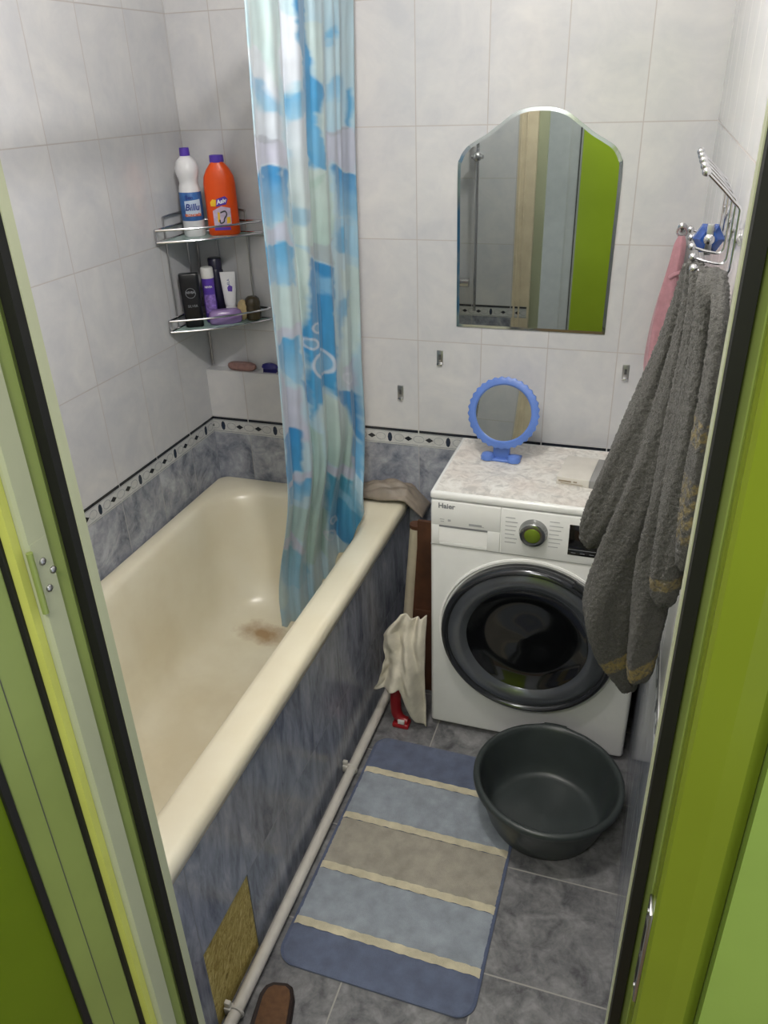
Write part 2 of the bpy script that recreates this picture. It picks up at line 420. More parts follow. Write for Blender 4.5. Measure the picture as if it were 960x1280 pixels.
# ------------------------------------------------------------------ bathtub
def rrect(x0, x1, y0, y1, r, z, n=14):
    pts = []
    for cx, cy, a0 in ((x1 - r, y1 - r, 0), (x0 + r, y1 - r, PI / 2), (x0 + r, y0 + r, PI), (x1 - r, y0 + r, 1.5 * PI)):
        for k in range(n):
            a = a0 + (PI / 2) * k / (n - 1); pts.append(Vector((cx + r * math.cos(a), cy + r * math.sin(a), z)))
    return pts
t = NT('cream_enamel'); o = t.obj()
base = t.ramp(t.noise(o, 3.0, 5), [(0.3, lin((224, 215, 188))), (0.7, lin((236, 231, 210)))])
va = t.n('ShaderNodeVectorMath', operation='ADD'); t.l(o, va.inputs[0]); va.inputs[1].default_value = (0.36, -0.87, 0); o = va.outputs[0]
sx = t.n('ShaderNodeSeparateXYZ'); t.l(o, sx.inputs[0])
def blob(cx, cy, rx, ry, sc, lo, hi):
    dx = t.math('DIVIDE', t.math('SUBTRACT', sx.outputs[0], cx), rx); dy = t.math('DIVIDE', t.math('SUBTRACT', sx.outputs[1], cy), ry)
    d = t.math('SQRT', t.math('ADD', t.math('MULTIPLY', dx, dx), t.math('MULTIPLY', dy, dy)))
    d = t.math('ADD', d, t.math('MULTIPLY', t.math('SUBTRACT', t.noise(o, sc, 5), 0.5), 1.6))
    mr = t.n('ShaderNodeMapRange', clamp=True); mr.inputs[1].default_value = lo; mr.inputs[2].default_value = hi; mr.inputs[3].default_value = 1; mr.inputs[4].default_value = 0
    t.l(d, mr.inputs[0]); return mr.outputs[0]
low = t.n('ShaderNodeMapRange', clamp=True); low.inputs[1].default_value = 0.32; low.inputs[2].default_value = 0.22; t.l(sx.outputs[2], low.inputs[0])
st1 = t.math('MULTIPLY', t.math('MULTIPLY', blob(0.30, -0.40, 0.10, 0.055, 14, 0.3, 1.1), low.outputs[0]), 0.85)
col = t.mix(st1, base, lin((150, 108, 52)))
st2 = t.math('MULTIPLY', blob(0.30, -0.95, 0.20, 0.5, 9, 0.2, 1.2), 0.30)
col = t.mix(st2, col, lin((176, 158, 118)))
t.l(col, t.b.inputs['Base Color']); t.setin('Roughness', 0.3); t.setin('Coat Weight', 0.25); t.setin('Coat Roughness', 0.2)
t.bump(t.noise(o, 16, 3), 0.06, 0.004)
M['enamel'] = t.m
tub = thing('bathtub', 'long cream enamel bathtub with brown stains beside the tiled left wall', 'bathtub', (0.36, -0.87, 0))
b = MB((0.36, -0.87, 0))
Y0, Y1 = -1.700, -0.050
L = [rrect(0.004, 0.712, Y0, Y1, 0.03, 0.545), rrect(0.004, 0.716, Y0, Y1, 0.03, 0.565), rrect(0.006, 0.716, Y0 + .002, Y1 - .002, 0.032, 0.582),
     rrect(0.010, 0.708, Y0 + .008, Y1 - .006, 0.034, 0.594), rrect(0.016, 0.696, Y0 + .016, Y1 - .012, 0.04, 0.597),
     rrect(0.046, 0.642, Y0 + .08, Y1 - .058, 0.15, 0.595), rrect(0.056, 0.628, Y0 + .095, Y1 - .072, 0.16, 0.590),
     rrect(0.066, 0.616, Y0 + .11, Y1 - .086, 0.165, 0.572), rrect(0.076, 0.606, Y0 + .13, Y1 - .10, 0.17, 0.53),
     rrect(0.092, 0.592, Y0 + .18, Y1 - .125, 0.175, 0.42), rrect(0.108, 0.578, Y0 + .25, Y1 - .155, 0.18, 0.31),
     rrect(0.124, 0.562, Y0 + .31, Y1 - .185, 0.18, 0.245), rrect(0.150, 0.536, Y0 + .36, Y1 - .22, 0.17, 0.212),
     rrect(0.190, 0.496, Y0 + .42, Y1 - .27, 0.14, 0.198), rrect(0.260, 0.430, Y0 + .52, Y1 - .36, 0.08, 0.192), rrect(0.33, 0.36, Y0 + .65, Y1 - .52, 0.014, 0.190)]
off = 0.010
U = [rrect(0.33, 0.36, Y0 + .65, Y1 - .52, 0.014, 0.180), rrect(0.18, 0.506, Y0 + .41, Y1 - .26, 0.14, 0.186), rrect(0.112, 0.574, Y0 + .30, Y1 - .175, 0.18, 0.24), rrect(0.080, 0.604, Y0 + .17, Y1 - .115, 0.17, 0.42), rrect(0.060, 0.622, Y0 + .115, Y1 - .085, 0.17, 0.545), rrect(0.012, 0.7045, Y0 + .006, Y1 - .006, 0.03, 0.5475)]
b.loops(U + L); b.build('basin', M['enamel'], tub, angle=3.2)

# tiled panel under the rim, with one tile missing
M['board'] = None
t = NT('old_board'); o = t.obj()
mp = t.n('ShaderNodeMapping'); mp.inputs['Scale'].default_value = (1, 1, 1); mp.inputs['Rotation'].default_value = (0.6, 0, 0); t.l(o, mp.inputs['Vector'])
mp2 = t.n('ShaderNodeMapping'); mp2.inputs['Scale'].default_value = (1, 1.5, 0.8); t.l(mp.outputs[0], mp2.inputs['Vector'])
f = t.noise(mp2.outputs[0], 30, 7, 0.75, 2.5)
t.l(t.ramp(f, [(0.30, lin((84, 66, 24))), (0.44, lin((172, 148, 70))), (0.58, lin((208, 190, 116))), (0.74, lin((232, 222, 166)))]), t.b.inputs['Base Color'])
t.setin('Roughness', 0.7); t.bump(f, 0.9, 0.006); M['board'] = t.m
M['panel_edge'] = plain('tile_edge', (150, 146, 136), 0.7)
PX0, PX1 = 0.690, 0.705
pan = thing('tub_apron', 'blue grey marbled tile panel below the bathtub rim with a tile missing near the door', 'tub apron', (0.70, -0.87, 0))
b = MB((0.70, -0.87, 0))
hy0, hy1, hz = -1.508, -1.310, 0.262
b.box(PX0, PX1, hy1, -0.012, 0.0, 0.5445); b.box(PX0, PX1, -1.70, hy0, 0.0, 0.5445); b.box(PX0, PX1, hy0, hy1, hz, 0.5445)
b.build('tile_facing', M['panel_tile'], pan, smooth=False)
b = MB((0.70, -0.87, 0)); b.box(PX0 - 0.004, PX1 - 0.0025, hy0, hy1, 0.0, hz); b.build('bare_board', M['board'], pan, smooth=False)

# ------------------------------------------------------------------ white drain pipe along the panel
M['pipe'] = plain('white_pvc_pipe', (196, 192, 184), 0.35, var=0.05)
pp = thing('drain_pipe', 'thin white plastic pipe running along the floor under the tub panel', 'pipe', (0.731, -0.95, 0))
b = MB((0.731, -0.95, 0)); b.tube([(0.731, -1.56, 0.022), (0.731, -1.2, 0.022), (0.732, -0.8, 0.023), (0.734, -0.36, 0.026)], 0.0145, 16); b.build('pipe', M['pipe'], pp)
for y in (-1.475, -0.735):
    b = MB((0.731, -0.95, 0))
    b.tube([(0.731 + 0.0165 * math.cos(a), y, 0.022 + 0.0165 * math.sin(a)) for a in [i * 2 * PI / 20 for i in range(20)]], (0.0035), 8, closed=True)
    b.box(0.7055, 0.722, y - 0.009, y + 0.009, 0.012, 0.036, bev=0.002); b.box(0.7055, 0.720, y - 0.005, y + 0.005, 0.036, 0.050, bev=0.002)
    b.build('pipe_clip', M['pipe'], pp)

# ------------------------------------------------------------------ washing machine
MX0, MX1, MYF, MYB, MT = 0.903, 1.498, -0.463, -0.075, 0.846
wm = thing('washing_machine', 'white front loading washing machine against the back wall beside the tub', 'washing machine', (1.20, -0.27, 0))
MO = (1.20, -0.27, 0)
b = MB(MO); b.box(MX0, MX1, MYF, MYB, 0.018, 0.822, bev=0.012, seg=3); b.build('body', M['white_enamel'], wm)
b = MB(MO); b.box(MX0, MX1, MYF - 0.004, MYB, 0.8225, MT, bev=0.008, seg=3); b.build('top_panel', M['white_enamel'], wm)
# patterned film on the top
t = NT('patterned_film'); o = t.obj()
f1 = t.noise(o, 26, 6, 0.65, 1.6); f2 = t.noise(o, 8, 3)
c1 = t.ramp(f1, [(0.36, lin((184, 182, 178))), (0.50, lin((212, 209, 203))), (0.62, lin((226, 224, 219)))])
c1 = t.mix(t.math('MULTIPLY', t.ramp(f2, [(0.45, (0, 0, 0, 1)), (0.65, (1, 1, 1, 1))]), 0.30), c1, lin((208, 190, 178)))
t.l(c1, t.b.inputs['Base Color']); t.setin('Roughness', 0.35); t.bump(f1, 0.2, 0.001); M['film'] = t.m
b = MB(MO); b.box(MX0 + 0.012, MX1 - 0.010, MYF + 0.006, MYB - 0.012, MT - 0.001, MT + 0.0012); b.build('top_film', M['film'], wm, smooth=False)
for fx in (MX0 + 0.05, MX1 - 0.05):
    for fy in (MYF + 0.05, MYB - 0.05):
        b = MB(MO); b.lathe([(0.022, 0), (0.022, 0.008), (0.012, 0.010), (0.012, 0.02)], (fx, fy, 0.0), 16); b.build('foot', M['black_rubber'], wm)
# kick strip shadow gap
# fascia
FY = MYF
M['grey_mark'] = plain('grey_print', (128, 130, 134), 0.5)
M['pale_mark'] = plain('pale_print', (168, 170, 172), 0.5)
M['recess'] = plain('recess_white', (240, 240, 238), 0.4, var=0.01)
b = MB(MO)
dx0, dx1, dz0, dz1 = 0.909, 1.100, 0.682, 0.820
b.box(dx0, dx1, FY - 0.005, FY + 0.01, 0.745, dz1, bev=0.0018); b.box(dx0, 0.930, FY - 0.005, FY + 0.01, dz0, 0.745, bev=0.0015)
b.box(1.066, dx1, FY - 0.005, FY + 0.01, dz0, 0.745, bev=0.0015); b.box(0.930, 1.066, FY - 0.005, FY + 0.01, dz0, 0.694, bev=0.0015)
dr = b.build('detergent_drawer', M['white_enamel'], wm)
b = MB(MO)
b.poly([(0.930, FY - 0.0049, 0.694), (1.066, FY - 0.0049, 0.694), (1.066, FY - 0.0034, 0.7405), (0.930, FY - 0.0034, 0.7405)], 0)
b.box(0.930, 1.066, FY - 0.0047, FY + 0.001, 0.7400, 0.7456, 1)
b.build('drawer_grip', [M['recess'], M['grey_mark']], dr, smooth=False)
def on_face(cx, cz, y=FY - 0.005):
    return lambda u, v, d: Vector((cx + u, y - d, cz + v)) - Vector(MO)
text_mesh('brand_lettering', 'Haier', 0.021, M['grey_mark'], dr, on_face(0.951, 0.806), bold=0.0006)
b = MB(MO)
b.box(1.014, 1.050, FY - 0.0054, FY - 0.005, 0.7550, 0.7605); b.box(1.014, 1.056, FY - 0.0054, FY - 0.005, 0.7535, 0.7550)
b.build('drawer_print', M['pale_mark'], dr, smooth=False); b = MB(MO)
b.box(0.932, 0.945, FY - 0.0054, FY - 0.005, 0.7635, 0.7655); b.box(0.934, 0.944, FY - 0.0054, FY - 0.005, 0.7570, 0.7590); b.box(0.955, 0.963, FY - 0.0054, FY - 0.005, 0.7595, 0.7660)
b.build('drawer_print', M['pale_mark'], dr, smooth=False)
b = MB(MO); b.box(1.104, MX1 - 0.006, FY - 0.005, FY + 0.01, dz0, dz1, bev=0.0018); cp = b.build('control_panel', M['white_enamel'], wm)
for col_ in (0, 1):
  b = MB(MO)
  for k in range(7):
    z = 0.795 - k * 0.0126
    if col_ == 0: b.box(1.114, 1.114 + 0.026 + 0.007 * ((k * 3) % 4) / 3, FY - 0.0054, FY - 0.005, z - 0.0012, z + 0.0012)
    else: b.box(1.231, 1.231 + 0.026 + 0.010 * ((k * 2) % 3) / 2, FY - 0.0054, FY - 0.005, z - 0.0012 + .003, z + 0.0012 + .003)
  b.build('programme_print', M['pale_mark'], cp, smooth=False)
M['black_glass'] = plain('black_glass', (10, 10, 11), 0.08, var=0.1, coat=0.5)
b = MB(MO); b.box(1.283, 1.385, FY - 0.0062, FY - 0.004, 0.706, 0.797, bev=0.0008); dp = b.build('display', M['black_glass'], cp)
b = MB(MO); b.box(1.284, 1.384, FY - 0.0066, FY - 0.006, 0.7225, 0.7240)
for k in range(4): b.box(1.292 + k * 0.024, 1.304 + k * 0.024, FY - 0.0066, FY - 0.006, 0.713, 0.7145)
b.build('display_print', M['grey_mark'], dp, smooth=False)
# dial
DC = (1.190, FY - 0.005, 0.760)
M['dial_metal'] = plain('dial_metal', (150, 152, 152), 0.22, 1.0, var=0.03)
M['dial_cap'] = plain('dial_cap', (118, 140, 44), 0.25, 0.4, var=0.04)  # green reflection of the hallway tinted into the cap's base colour
b = MB(MO); b.lathe([(0.0385, 0), (0.0385, 0.004), (0.035, 0.012), (0.034, 0.020), (0.031, 0.0225), (0.0215, 0.0225), (0.0215, 0.02)], DC, 40, 0, 'Y'); dl = b.build('dial', M['dial_metal'], cp)
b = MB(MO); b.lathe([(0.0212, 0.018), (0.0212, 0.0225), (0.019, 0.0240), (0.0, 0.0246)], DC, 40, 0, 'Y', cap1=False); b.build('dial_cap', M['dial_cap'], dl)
# seam under the fascia
b = MB(MO); b.box(MX0 + 0.002, MX1 - 0.002, FY - 0.0006, FY + 0.001, 0.6785, 0.6805); b.build('fascia_seam', M['pale_mark'], wm, smooth=False)
# door
WC = (1.192, FY, 0.408)
M['smoke_ring'] = plain('door_ring_dark', (58, 60, 64), 0.16, 0.6, var=0.05, coat=0.6)
M['chrome_dark'] = plain('door_ring_smoky', (98, 102, 108), 0.18, 0.55, var=0.08, scale=9, coat=0.4)
M['door_glass'] = plain('door_glass_dark', (16, 17, 19), 0.07, 0.0, var=0.2, coat=0.6)
wd = thing('door', '', '', (0, 0, 0)); del wd['label']; del wd['category']; wd.parent = wm
b = MB(MO); b.lathe([(0.262, -0.002), (0.262, 0.003), (0.256, 0.004), (0.250, -0.002)], WC, 64, 0, 'Y', cap0=False, cap1=False); b.build('recess_rim', M['recess'], wd)
b = MB(MO); b.lathe([(0.248, 0.0), (0.250, 0.020), (0.248, 0.030), (0.243, 0.037), (0.236, 0.039), (0.230, 0.036), (0.227, 0.030)], WC, 72, 0, 'Y', cap0=False, cap1=False); b.build('outer_ring', M['smoke_ring'], wd)
b = MB(MO); b.lathe([(0.228, 0.031), (0.214, 0.038), (0.196, 0.037), (0.180, 0.030), (0.168, 0.018)], WC, 72, 0, 'Y', cap0=False, cap1=False); b.build('inner_ring', M['chrome_dark'], wd)
b = MB(MO); b.lathe([(0.174, 0.024), (0.165, 0.020), (0.14, 0.006), (0.11, 0.002), (0.06, 0.006), (0.0, 0.010)], (WC[0], WC[1], WC[2] + 0.004), 64, 0, 'Y', cap0=False, cap1=False); b.build('door_glass', M['door_glass'], wd)
b = MB(MO)
arc = [(WC[0] + 0.252 * math.cos(a), FY - 0.030, WC[2] + 0.252 * math.sin(a)) for a in [math.radians(q) for q in range(12, 63, 5)]]
b.tube(arc, [(0.011, 0.011)] * len(arc), 10); b.build('handle', M['smoke_ring'], wd)

# ------------------------------------------------------------------ curtain with printed sea shells and bubbles
def seg_interp(xs, ys): return lambda q: np.interp(q, xs, ys)
NU, NV = 130, 420
u = np.linspace(0, 1, NU)[None, :]; v = np.linspace(0, 1, NV)[:, None]
ztop, zbot = 2.078, 0.490
z = ztop + (zbot - ztop) * v + 0 * u
z = z - 0.006 * np.sin(u * 9.0) * np.clip((v - 0.9) * 10, 0, 1)
yl = np.interp(-z, [-2.085, -1.97, -1.7, -1.27, -0.9, -0.49], [-0.700, -0.703, -0.722, -0.712, -0.720, -0.742])
yr = np.interp(-z, [-2.085, -1.97, -1.7, -1.1, -0.49], [-0.075, -0.085, -0.118, -0.150, -0.115])
gather = 0.5 + 0.5 * np.clip((2.085 - z) / 1.2, 0, 1)
y = yl + (yr - yl) * u
xc = 0.597 - 0.012 * np.clip((0.62 - z) / 0.1, 0, 1) - 0.004 * v
ph = u * 2 * PI
fold = 0.017 * np.sin(ph * 5.0 + 0.8 + 0.7 * np.sin(3 * v + 1)) + 0.012 * np.sin(ph * 2.6 + 2.0 + 1.1 * v) + 0.006 * np.sin(ph * 11 + 4 * v)
crease = 0.030 * np.exp(-((u - (0.30 + 0.05 * v)) / 0.018) ** 2) + 0.022 * np.exp(-((u - (0.56 - 0.02 * v)) / 0.022) ** 2) + 0.016 * np.exp(-((u - (0.78 + 0.02 * np.sin(4 * v))) / 0.02) ** 2)
disp = fold * (0.55 + 0.3 * v) - crease * 0.55 + 0.010 * np.exp(-((u - 0.42) / 0.07) ** 2)
low_ = np.clip((0.95 - z) / 0.4, 0, 1); low_ = low_ * low_ * (3 - 2 * low_)
side = np.clip((u - 0.70) / 0.3, 0, 1); side = side * side * (3 - 2 * side)
x = 0.597 + low_ * (-0.060 + 0.086 * side) + disp * 0.70 * (1 - 0.5 * low_)
y = y - disp * 0.62 - low_ * side * 0.125 + 0.035 * np.clip((0.9 - z) / 0.4, 0, 1) * np.clip(1 - u / 0.3, 0, 1)
z = z + np.clip((0.75 - z) / 0.26, 0, 1) * (np.clip((u - 0.80) / 0.2, 0, 1) * 0.140 - 0.058 * np.clip(u / 0.22, 0, 1) * (1 - np.clip((u - 0.60) / 0.2, 0, 1)))
# cloth-print coordinates (a: across, d: down) and the print itself
dl_ = np.interp(-z, [-2.085, -1.974, -1.695, -1.267, -0.579, -0.45], [-75, 0, 200, 450, 782, 850])
dr_ = np.interp(-z, [-2.085, -2.016, -1.687, -1.096, -0.535, -0.45], [-45, 0, 180, 450, 655, 690])
d = dl_ + (dr_ - dl_) * u
al = np.interp(d, [-80, 0, 200, 300, 450, 600, 790], [296, 302, 316, 325, 345, 352, 355])
ar = np.interp(d, [-80, 0, 180, 300, 450, 655, 720], [440, 440, 442, 447, 450, 458, 458])
a = al + (ar - al) * (1.32 * u / (1 - u + 1.32 * u))      # the cloth is gathered more tightly at the wall end
rng = np.random.RandomState(3)
def vnoise(A, D, s, seed):
    r = np.random.RandomState(seed); g = r.rand(64, 64)
    xx, yy = A / s, D / s; x0 = np.floor(xx).astype(int); y0 = np.floor(yy).astype(int); fx, fy = xx - x0, yy - y0
    fx = fx * fx * (3 - 2 * fx); fy = fy * fy * (3 - 2 * fy)
    G = lambda i, j: g[i % 64, j % 64]
    return (G(x0, y0) * (1 - fx) + G(x0 + 1, y0) * fx) * (1 - fy) + (G(x0, y0 + 1) * (1 - fx) + G(x0 + 1, y0 + 1) * fx) * fy
wa = a + 7 * (vnoise(a, d * 0.6, 13, 1) - 0.5) + 2.5 * (vnoise(a, d, 5, 2) - 0.5)
wd_ = d + 14 * (vnoise(a, d, 11, 4) - 0.5) + 5 * (vnoise(a, d, 5, 5) - 0.5)
BL, DB, LB, PW, PG, GG, LV, TL, GY = [np.array(lin(c)[:3]) for c in ((74, 158, 206), (50, 136, 192), (150, 194, 220), (208, 214, 224), (196, 214, 210), (166, 194, 186), (188, 190, 208), (64, 150, 180), (158, 164, 176))]
n1 = vnoise(a, d * 0.5, 16, 7)[..., None]; n2 = vnoise(a, d * 0.7, 9, 8)[..., None]
colr = np.array(lin((186, 208, 216))[:3]) * (1 - n1) + np.array(lin((168, 202, 220))[:3]) * n1
def sdf(poly):
    P = np.array(poly, float); n = len(P); dmin = np.full(wa.shape, 1e9); inside = np.zeros(wa.shape, bool)
    for i in range(n):
        p, q = P[i], P[(i + 1) % n]; e = q - p
        t_ = np.clip(((wa - p[0]) * e[0] + (wd_ - p[1]) * e[1]) / (e @ e + 1e-9), 0, 1)
        dmin = np.minimum(dmin, np.hypot(wa - p[0] - e[0] * t_, wd_ - p[1] - e[1] * t_))
        c = (p[1] <= wd_) != (q[1] <= wd_)
        xi = p[0] + (wd_ - p[1]) * e[0] / (e[1] if abs(e[1]) > 1e-9 else 1e-9)
        inside ^= c & (wa < xi)
    return np.where(inside, dmin, -dmin)
def patch(poly, c, soft=3.0, op=1.0, c2=None):
    global colr
    soft = soft * 0.65; s_ = sdf(poly); w = (np.clip((s_ + soft) / (2 * soft), 0, 1) * op)[..., None]
    cc = c
    if c2 is not None:
        ys = [p[1] for p in poly]; k = np.clip((wd_ - min(ys)) / (max(ys) - min(ys)), 0, 1)[..., None]; cc = c * (1 - k) + c2 * k
    cc = cc * (0.93 + 0.14 * n2)
    colr = colr * (1 - w) + cc * w
patch([(300, -80), (350, -80), (352, 60), (350, 110), (312, 95), (305, 30)], PG, 5, 0.7)
patch([(305, 50), (330, 60), (352, 125), (345, 130), (310, 100)], PW, 4, 0.8)
patch([(309, 88), (330, 100), (354, 132), (350, 150), (330, 135), (312, 108)], BL, 5, 0.75, LB)
patch([(350, 0), (366, 20), (372, 95), (356, 114), (350, 60)], PW, 3, 0.9)
patch([(361, -60), (377, -60), (386, 35), (394, 90), (404, 115), (396, 200), (388, 200), (378, 112), (370, 60)], DB, 3, 1.0, BL)
patch([(383, 20), (402, 20), (402, 90), (396, 94), (388, 50)], PG, 3, 0.7)
patch([(357, 116), (375, 105), (384, 112), (384, 150), (362, 155)], BL, 4, 0.9, LB)
patch([(408, 36), (418, 32), (424, 42), (416, 50), (408, 46)], BL, 4, 0.7)
patch([(406, 100), (430, 88), (428, 122), (408, 130)], BL, 5, 0.7, LB)
patch([(434, 108), (440, 108), (441, 160), (436, 150)], BL, 3, 0.9)
patch([(312, 128), (352, 140), (358, 180), (358, 212), (315, 214)], PW, 5, 0.8)
patch([(313, 165), (334, 172), (358, 178), (358, 212), (340, 208), (315, 218)], LV, 3, 0.85)
patch([(313, 162), (330, 168), (350, 178), (340, 180), (314, 170)], GY, 2, 0.7)
patch([(392, 150), (408, 140), (402, 195), (392, 190)], PG, 4, 0.7)
patch([(384, 150), (392, 140), (410, 198), (408, 208), (392, 200)], BL, 3, 0.85)
patch([(408, 172), (438, 155), (444, 160), (444, 212), (412, 205)], LV, 3, 0.85)
patch([(408, 172), (440, 154), (440, 160), (414, 176)], GY, 2, 0.7)
patch([(362, 152), (382, 140), (386, 300), (365, 300)], PW, 4, 0.85, PG)
patch([(366, 255), (384, 255), (386, 280), (366, 280)], BL, 6, 0.45)
patch([(315, 219), (340, 212), (358, 214), (362, 262), (352, 278), (318, 272)], DB, 2.5, 1.0, LB)
patch([(414, 208), (446, 214), (446, 268), (420, 264)], DB, 2.5, 1.0, LB)
patch([(384, 205), (410, 207), (417, 292), (416, 325), (384, 312)], PG, 2.5, 0.95, GG)
patch([(384, 226), (408, 214), (402, 228), (388, 236)], GG, 3, 0.7)
patch([(384, 296), (404, 302), (417, 296), (416, 328), (400, 318), (384, 318)], GY, 2.5, 0.65)
patch([(332, 284), (358, 276), (362, 302), (346, 300), (334, 294)], LV, 3, 0.8)
patch([(318, 296), (346, 300), (362, 304), (366, 352), (326, 346)], BL, 3, 1.0, LB)
patch([(418, 268), (447, 268), (448, 320), (424, 300)], LB, 5, 0.8)
patch([(420, 284), (430, 282), (436, 300), (424, 312)], BL, 4, 0.7)
patch([(364, 300), (384, 312), (384, 420), (374, 420)], PG, 3, 0.85)
patch([(384, 320), (400, 322), (417, 330), (416, 400), (420, 440), (418, 492), (404, 496), (391, 520), (384, 440)], DB, 3, 1.0, BL)
patch([(396, 340), (414, 340), (412, 366), (400, 366)], LB, 6, 0.55)
patch([(426, 330), (450, 330), (450, 420), (436, 486), (422, 462), (434, 390)], PG, 4, 0.75)
patch([(424, 380), (440, 364), (436, 390), (426, 420)], BL, 4, 0.6)
patch([(430, 460), (446, 450), (447, 490), (434, 488)], LV, 3, 0.8)
patch([(330, 352), (376, 352), (382, 420), (344, 420)], PG, 5, 0.7)
patch([(334, 384), (342, 390), (344, 408), (336, 402)], BL, 4, 0.5)
patch([(346, 408), (376, 404), (378, 424), (348, 422)], LV, 3, 0.8)
patch([(346, 424), (374, 424), (379, 484), (356, 470)], BL, 3, 0.95, LB)
patch([(350, 472), (376, 490), (384, 552), (354, 536)], LV, 4, 0.85)
patch([(378, 470), (388, 480), (390, 510), (382, 505)], DB, 3, 0.8)
patch([(352, 537), (374, 540), (378, 592), (352, 602)], DB, 3, 1.0, BL)
patch([(398, 514), (412, 500), (436, 506), (444, 580), (406, 588)], PG, 4, 0.9, GG)
patch([(386, 526), (398, 540), (408, 610), (418, 700), (400, 730), (392, 620)], GG, 4, 0.85)
patch([(416, 490), (450, 492), (452, 545), (440, 540), (432, 506)], DB, 4, 0.95)
patch([(440, 550), (454, 545), (456, 590), (444, 584)], BL, 4, 0.8)
patch([(404, 592), (430, 584), (448, 574), (448, 598), (410, 604)], LV, 2.5, 0.85)
patch([(352, 602), (386, 592), (392, 606), (352, 612)], LV, 2.5, 0.85)
patch([(352, 610), (386, 602), (394, 630), (353, 626)], BL, 3, 0.95, LB)
patch([(352, 630), (392, 640), (396, 688), (353, 692)], GG, 5, 0.7)
patch([(414, 604), (448, 602), (458, 660), (442, 694), (424, 676)], TL, 4, 0.95, DB)
patch([(432, 615), (448, 612), (450, 630), (434, 632)], LB, 4, 0.6)
patch([(392, 650), (420, 650), (424, 720), (396, 720)], GG, 5, 0.8)
patch([(352, 684), (374, 684), (396, 708), (390, 722), (370, 696), (353, 694)], LV, 2.5, 0.9)
patch([(353, 696), (374, 700), (398, 726), (404, 745), (370, 772), (355, 730)], TL, 4, 0.7, LB)
patch([(352, 740), (366, 760), (368, 800), (352, 800)], PG, 4, 0.7)
for (ca, cd, r) in ((404, 456, 13), (395, 409, 6.5), (389, 430, 6), (428, 686, 7), (431, 664, 5), (437, 474, 6)):
    q = np.hypot(a - ca, (d - cd) * (0.8 if r > 10 else 1)); w = (np.clip(1.6 - np.abs(q - r) / 1.3, 0, 1) * 0.8)[..., None]
    colr = colr * (1 - w) + PW * w
    w = (np.clip((r - q) / 3, 0, 1) * 0.22)[..., None]; colr = colr * (1 - w) + PG * w
# fine vertical weave streaks of the print
sk = (vnoise(a * 1.0, d * 0.06, 2.2, 11)[..., None] - 0.5) * 0.16
colr = np.clip(colr * (1 + sk) * 0.82, 0, 1)
verts = np.stack([x, y, z], -1).reshape(-1, 3)
faces = [(i * NU + j, i * NU + j + 1, (i + 1) * NU + j + 1, (i + 1) * NU + j) for i in range(NV - 1) for j in range(NU - 1)]
CO = Vector((0.6, -0.4, ztop))
me = bpy.data.meshes.new('curtain_cloth'); me.from_pydata([tuple(Vector(p) - CO) for p in verts], [], faces)
at = me.color_attributes.new('print', 'FLOAT_COLOR', 'POINT')
at.data.foreach_set('color', np.concatenate([colr.reshape(-1, 3), np.ones((NU * NV, 1))], 1).astype(np.float32).ravel())
me.polygons.foreach_set('use_smooth', [True] * len(me.polygons))
t = NT('curtain_print'); an = t.n('ShaderNodeAttribute', attribute_name='print'); t.l(an.outputs['Color'], t.b.inputs['Base Color'])
t.setin('Roughness', 0.42); t.setin('Sheen Weight', 0.15)
tr = t.n('ShaderNodeBsdfTranslucent'); t.l(an.outputs['Color'], tr.inputs['Color']); ms = t.n('ShaderNodeMixShader'); ms.inputs[0].default_value = 0.12
t.l(t.b.outputs[0], ms.inputs[1]); t.l(tr.outputs[0], ms.inputs[2]); t.l(ms.outputs[0], t.out.inputs['Surface'])
me.materials.append(t.m)
curt = bpy.data.objects.new('shower_curtain', me); COL.objects.link(curt); curt.location = CO
sm = curt.modifiers.new('thickness', 'SOLIDIFY'); sm.thickness = 0.0012
tag(curt, 'bunched blue and white seashell print shower curtain hanging into the tub', 'shower curtain')
rod = thing('curtain_rod', 'thin white rod above the tub carrying the shower curtain', 'curtain rod', (0.6, -0.85, 2.115))
b = MB((0.6, -0.85, 2.115)); b.tube([(0.6, -1.705, 2.115), (0.6, 0.0, 2.115)], 0.011, 14); b.build('rod', M['white_plastic'], rod)
for k in range(9):
    yy = -0.69 + k * 0.074; b = MB((0.6, -0.85, 2.115))
    b.tube([Vector((0.6 + 0.017 * math.cos(q), yy, 2.105 + 0.024 * math.sin(q))) for q in [i * 2 * PI / 20 for i in range(20)]], 0.0018, 6, closed=True)
    b.build('ring', M['white_plastic'], rod)

# ------------------------------------------------------------------ wall mirror
wmr = thing('wall_mirror', 'large frameless wall mirror with a curved wavy top above the washing machine', 'mirror', (1.08, 0, 1.172))
def c2(pts, n): return [(p.x, p.y) for p in catmull([(q[0], q[1], 0) for q in pts], n)]
half = c2([(0.218, 0.002), (0.219, 0.20), (0.2205, 0.43), (0.2150, 0.468), (0.198, 0.494), (0.172, 0.511), (0.140, 0.529), (0.106, 0.553), (0.070, 0.577), (0.034, 0.588), (0.0, 0.590)], 5)
outl = half + [(-p[0], p[1]) for p in reversed(half[:-1])]
cx_, cz_ = 0.0, 0.30
inn = []
for (px, pz) in outl:
    kx = (abs(px) - 0.012) / max(abs(px), 1e-6) if abs(px) > 0.013 else 1.0
    inn.append((px * (0.2100 / 0.2185), 0.008 + pz * (0.573 / 0.590)))
b = MB(); f = lambda u_, v_, dd: Vector((u_, -dd, v_))
b.loops([[f(p[0], p[1], 0.0015) for p in outl], [f(p[0], p[1], 0.004) for p in outl]], cap1=False)
ra = [b.v(f(p[0], p[1], 0.004)) for p in outl]; rb_ = [b.v(f(p[0], p[1], 0.0052)) for p in inn]
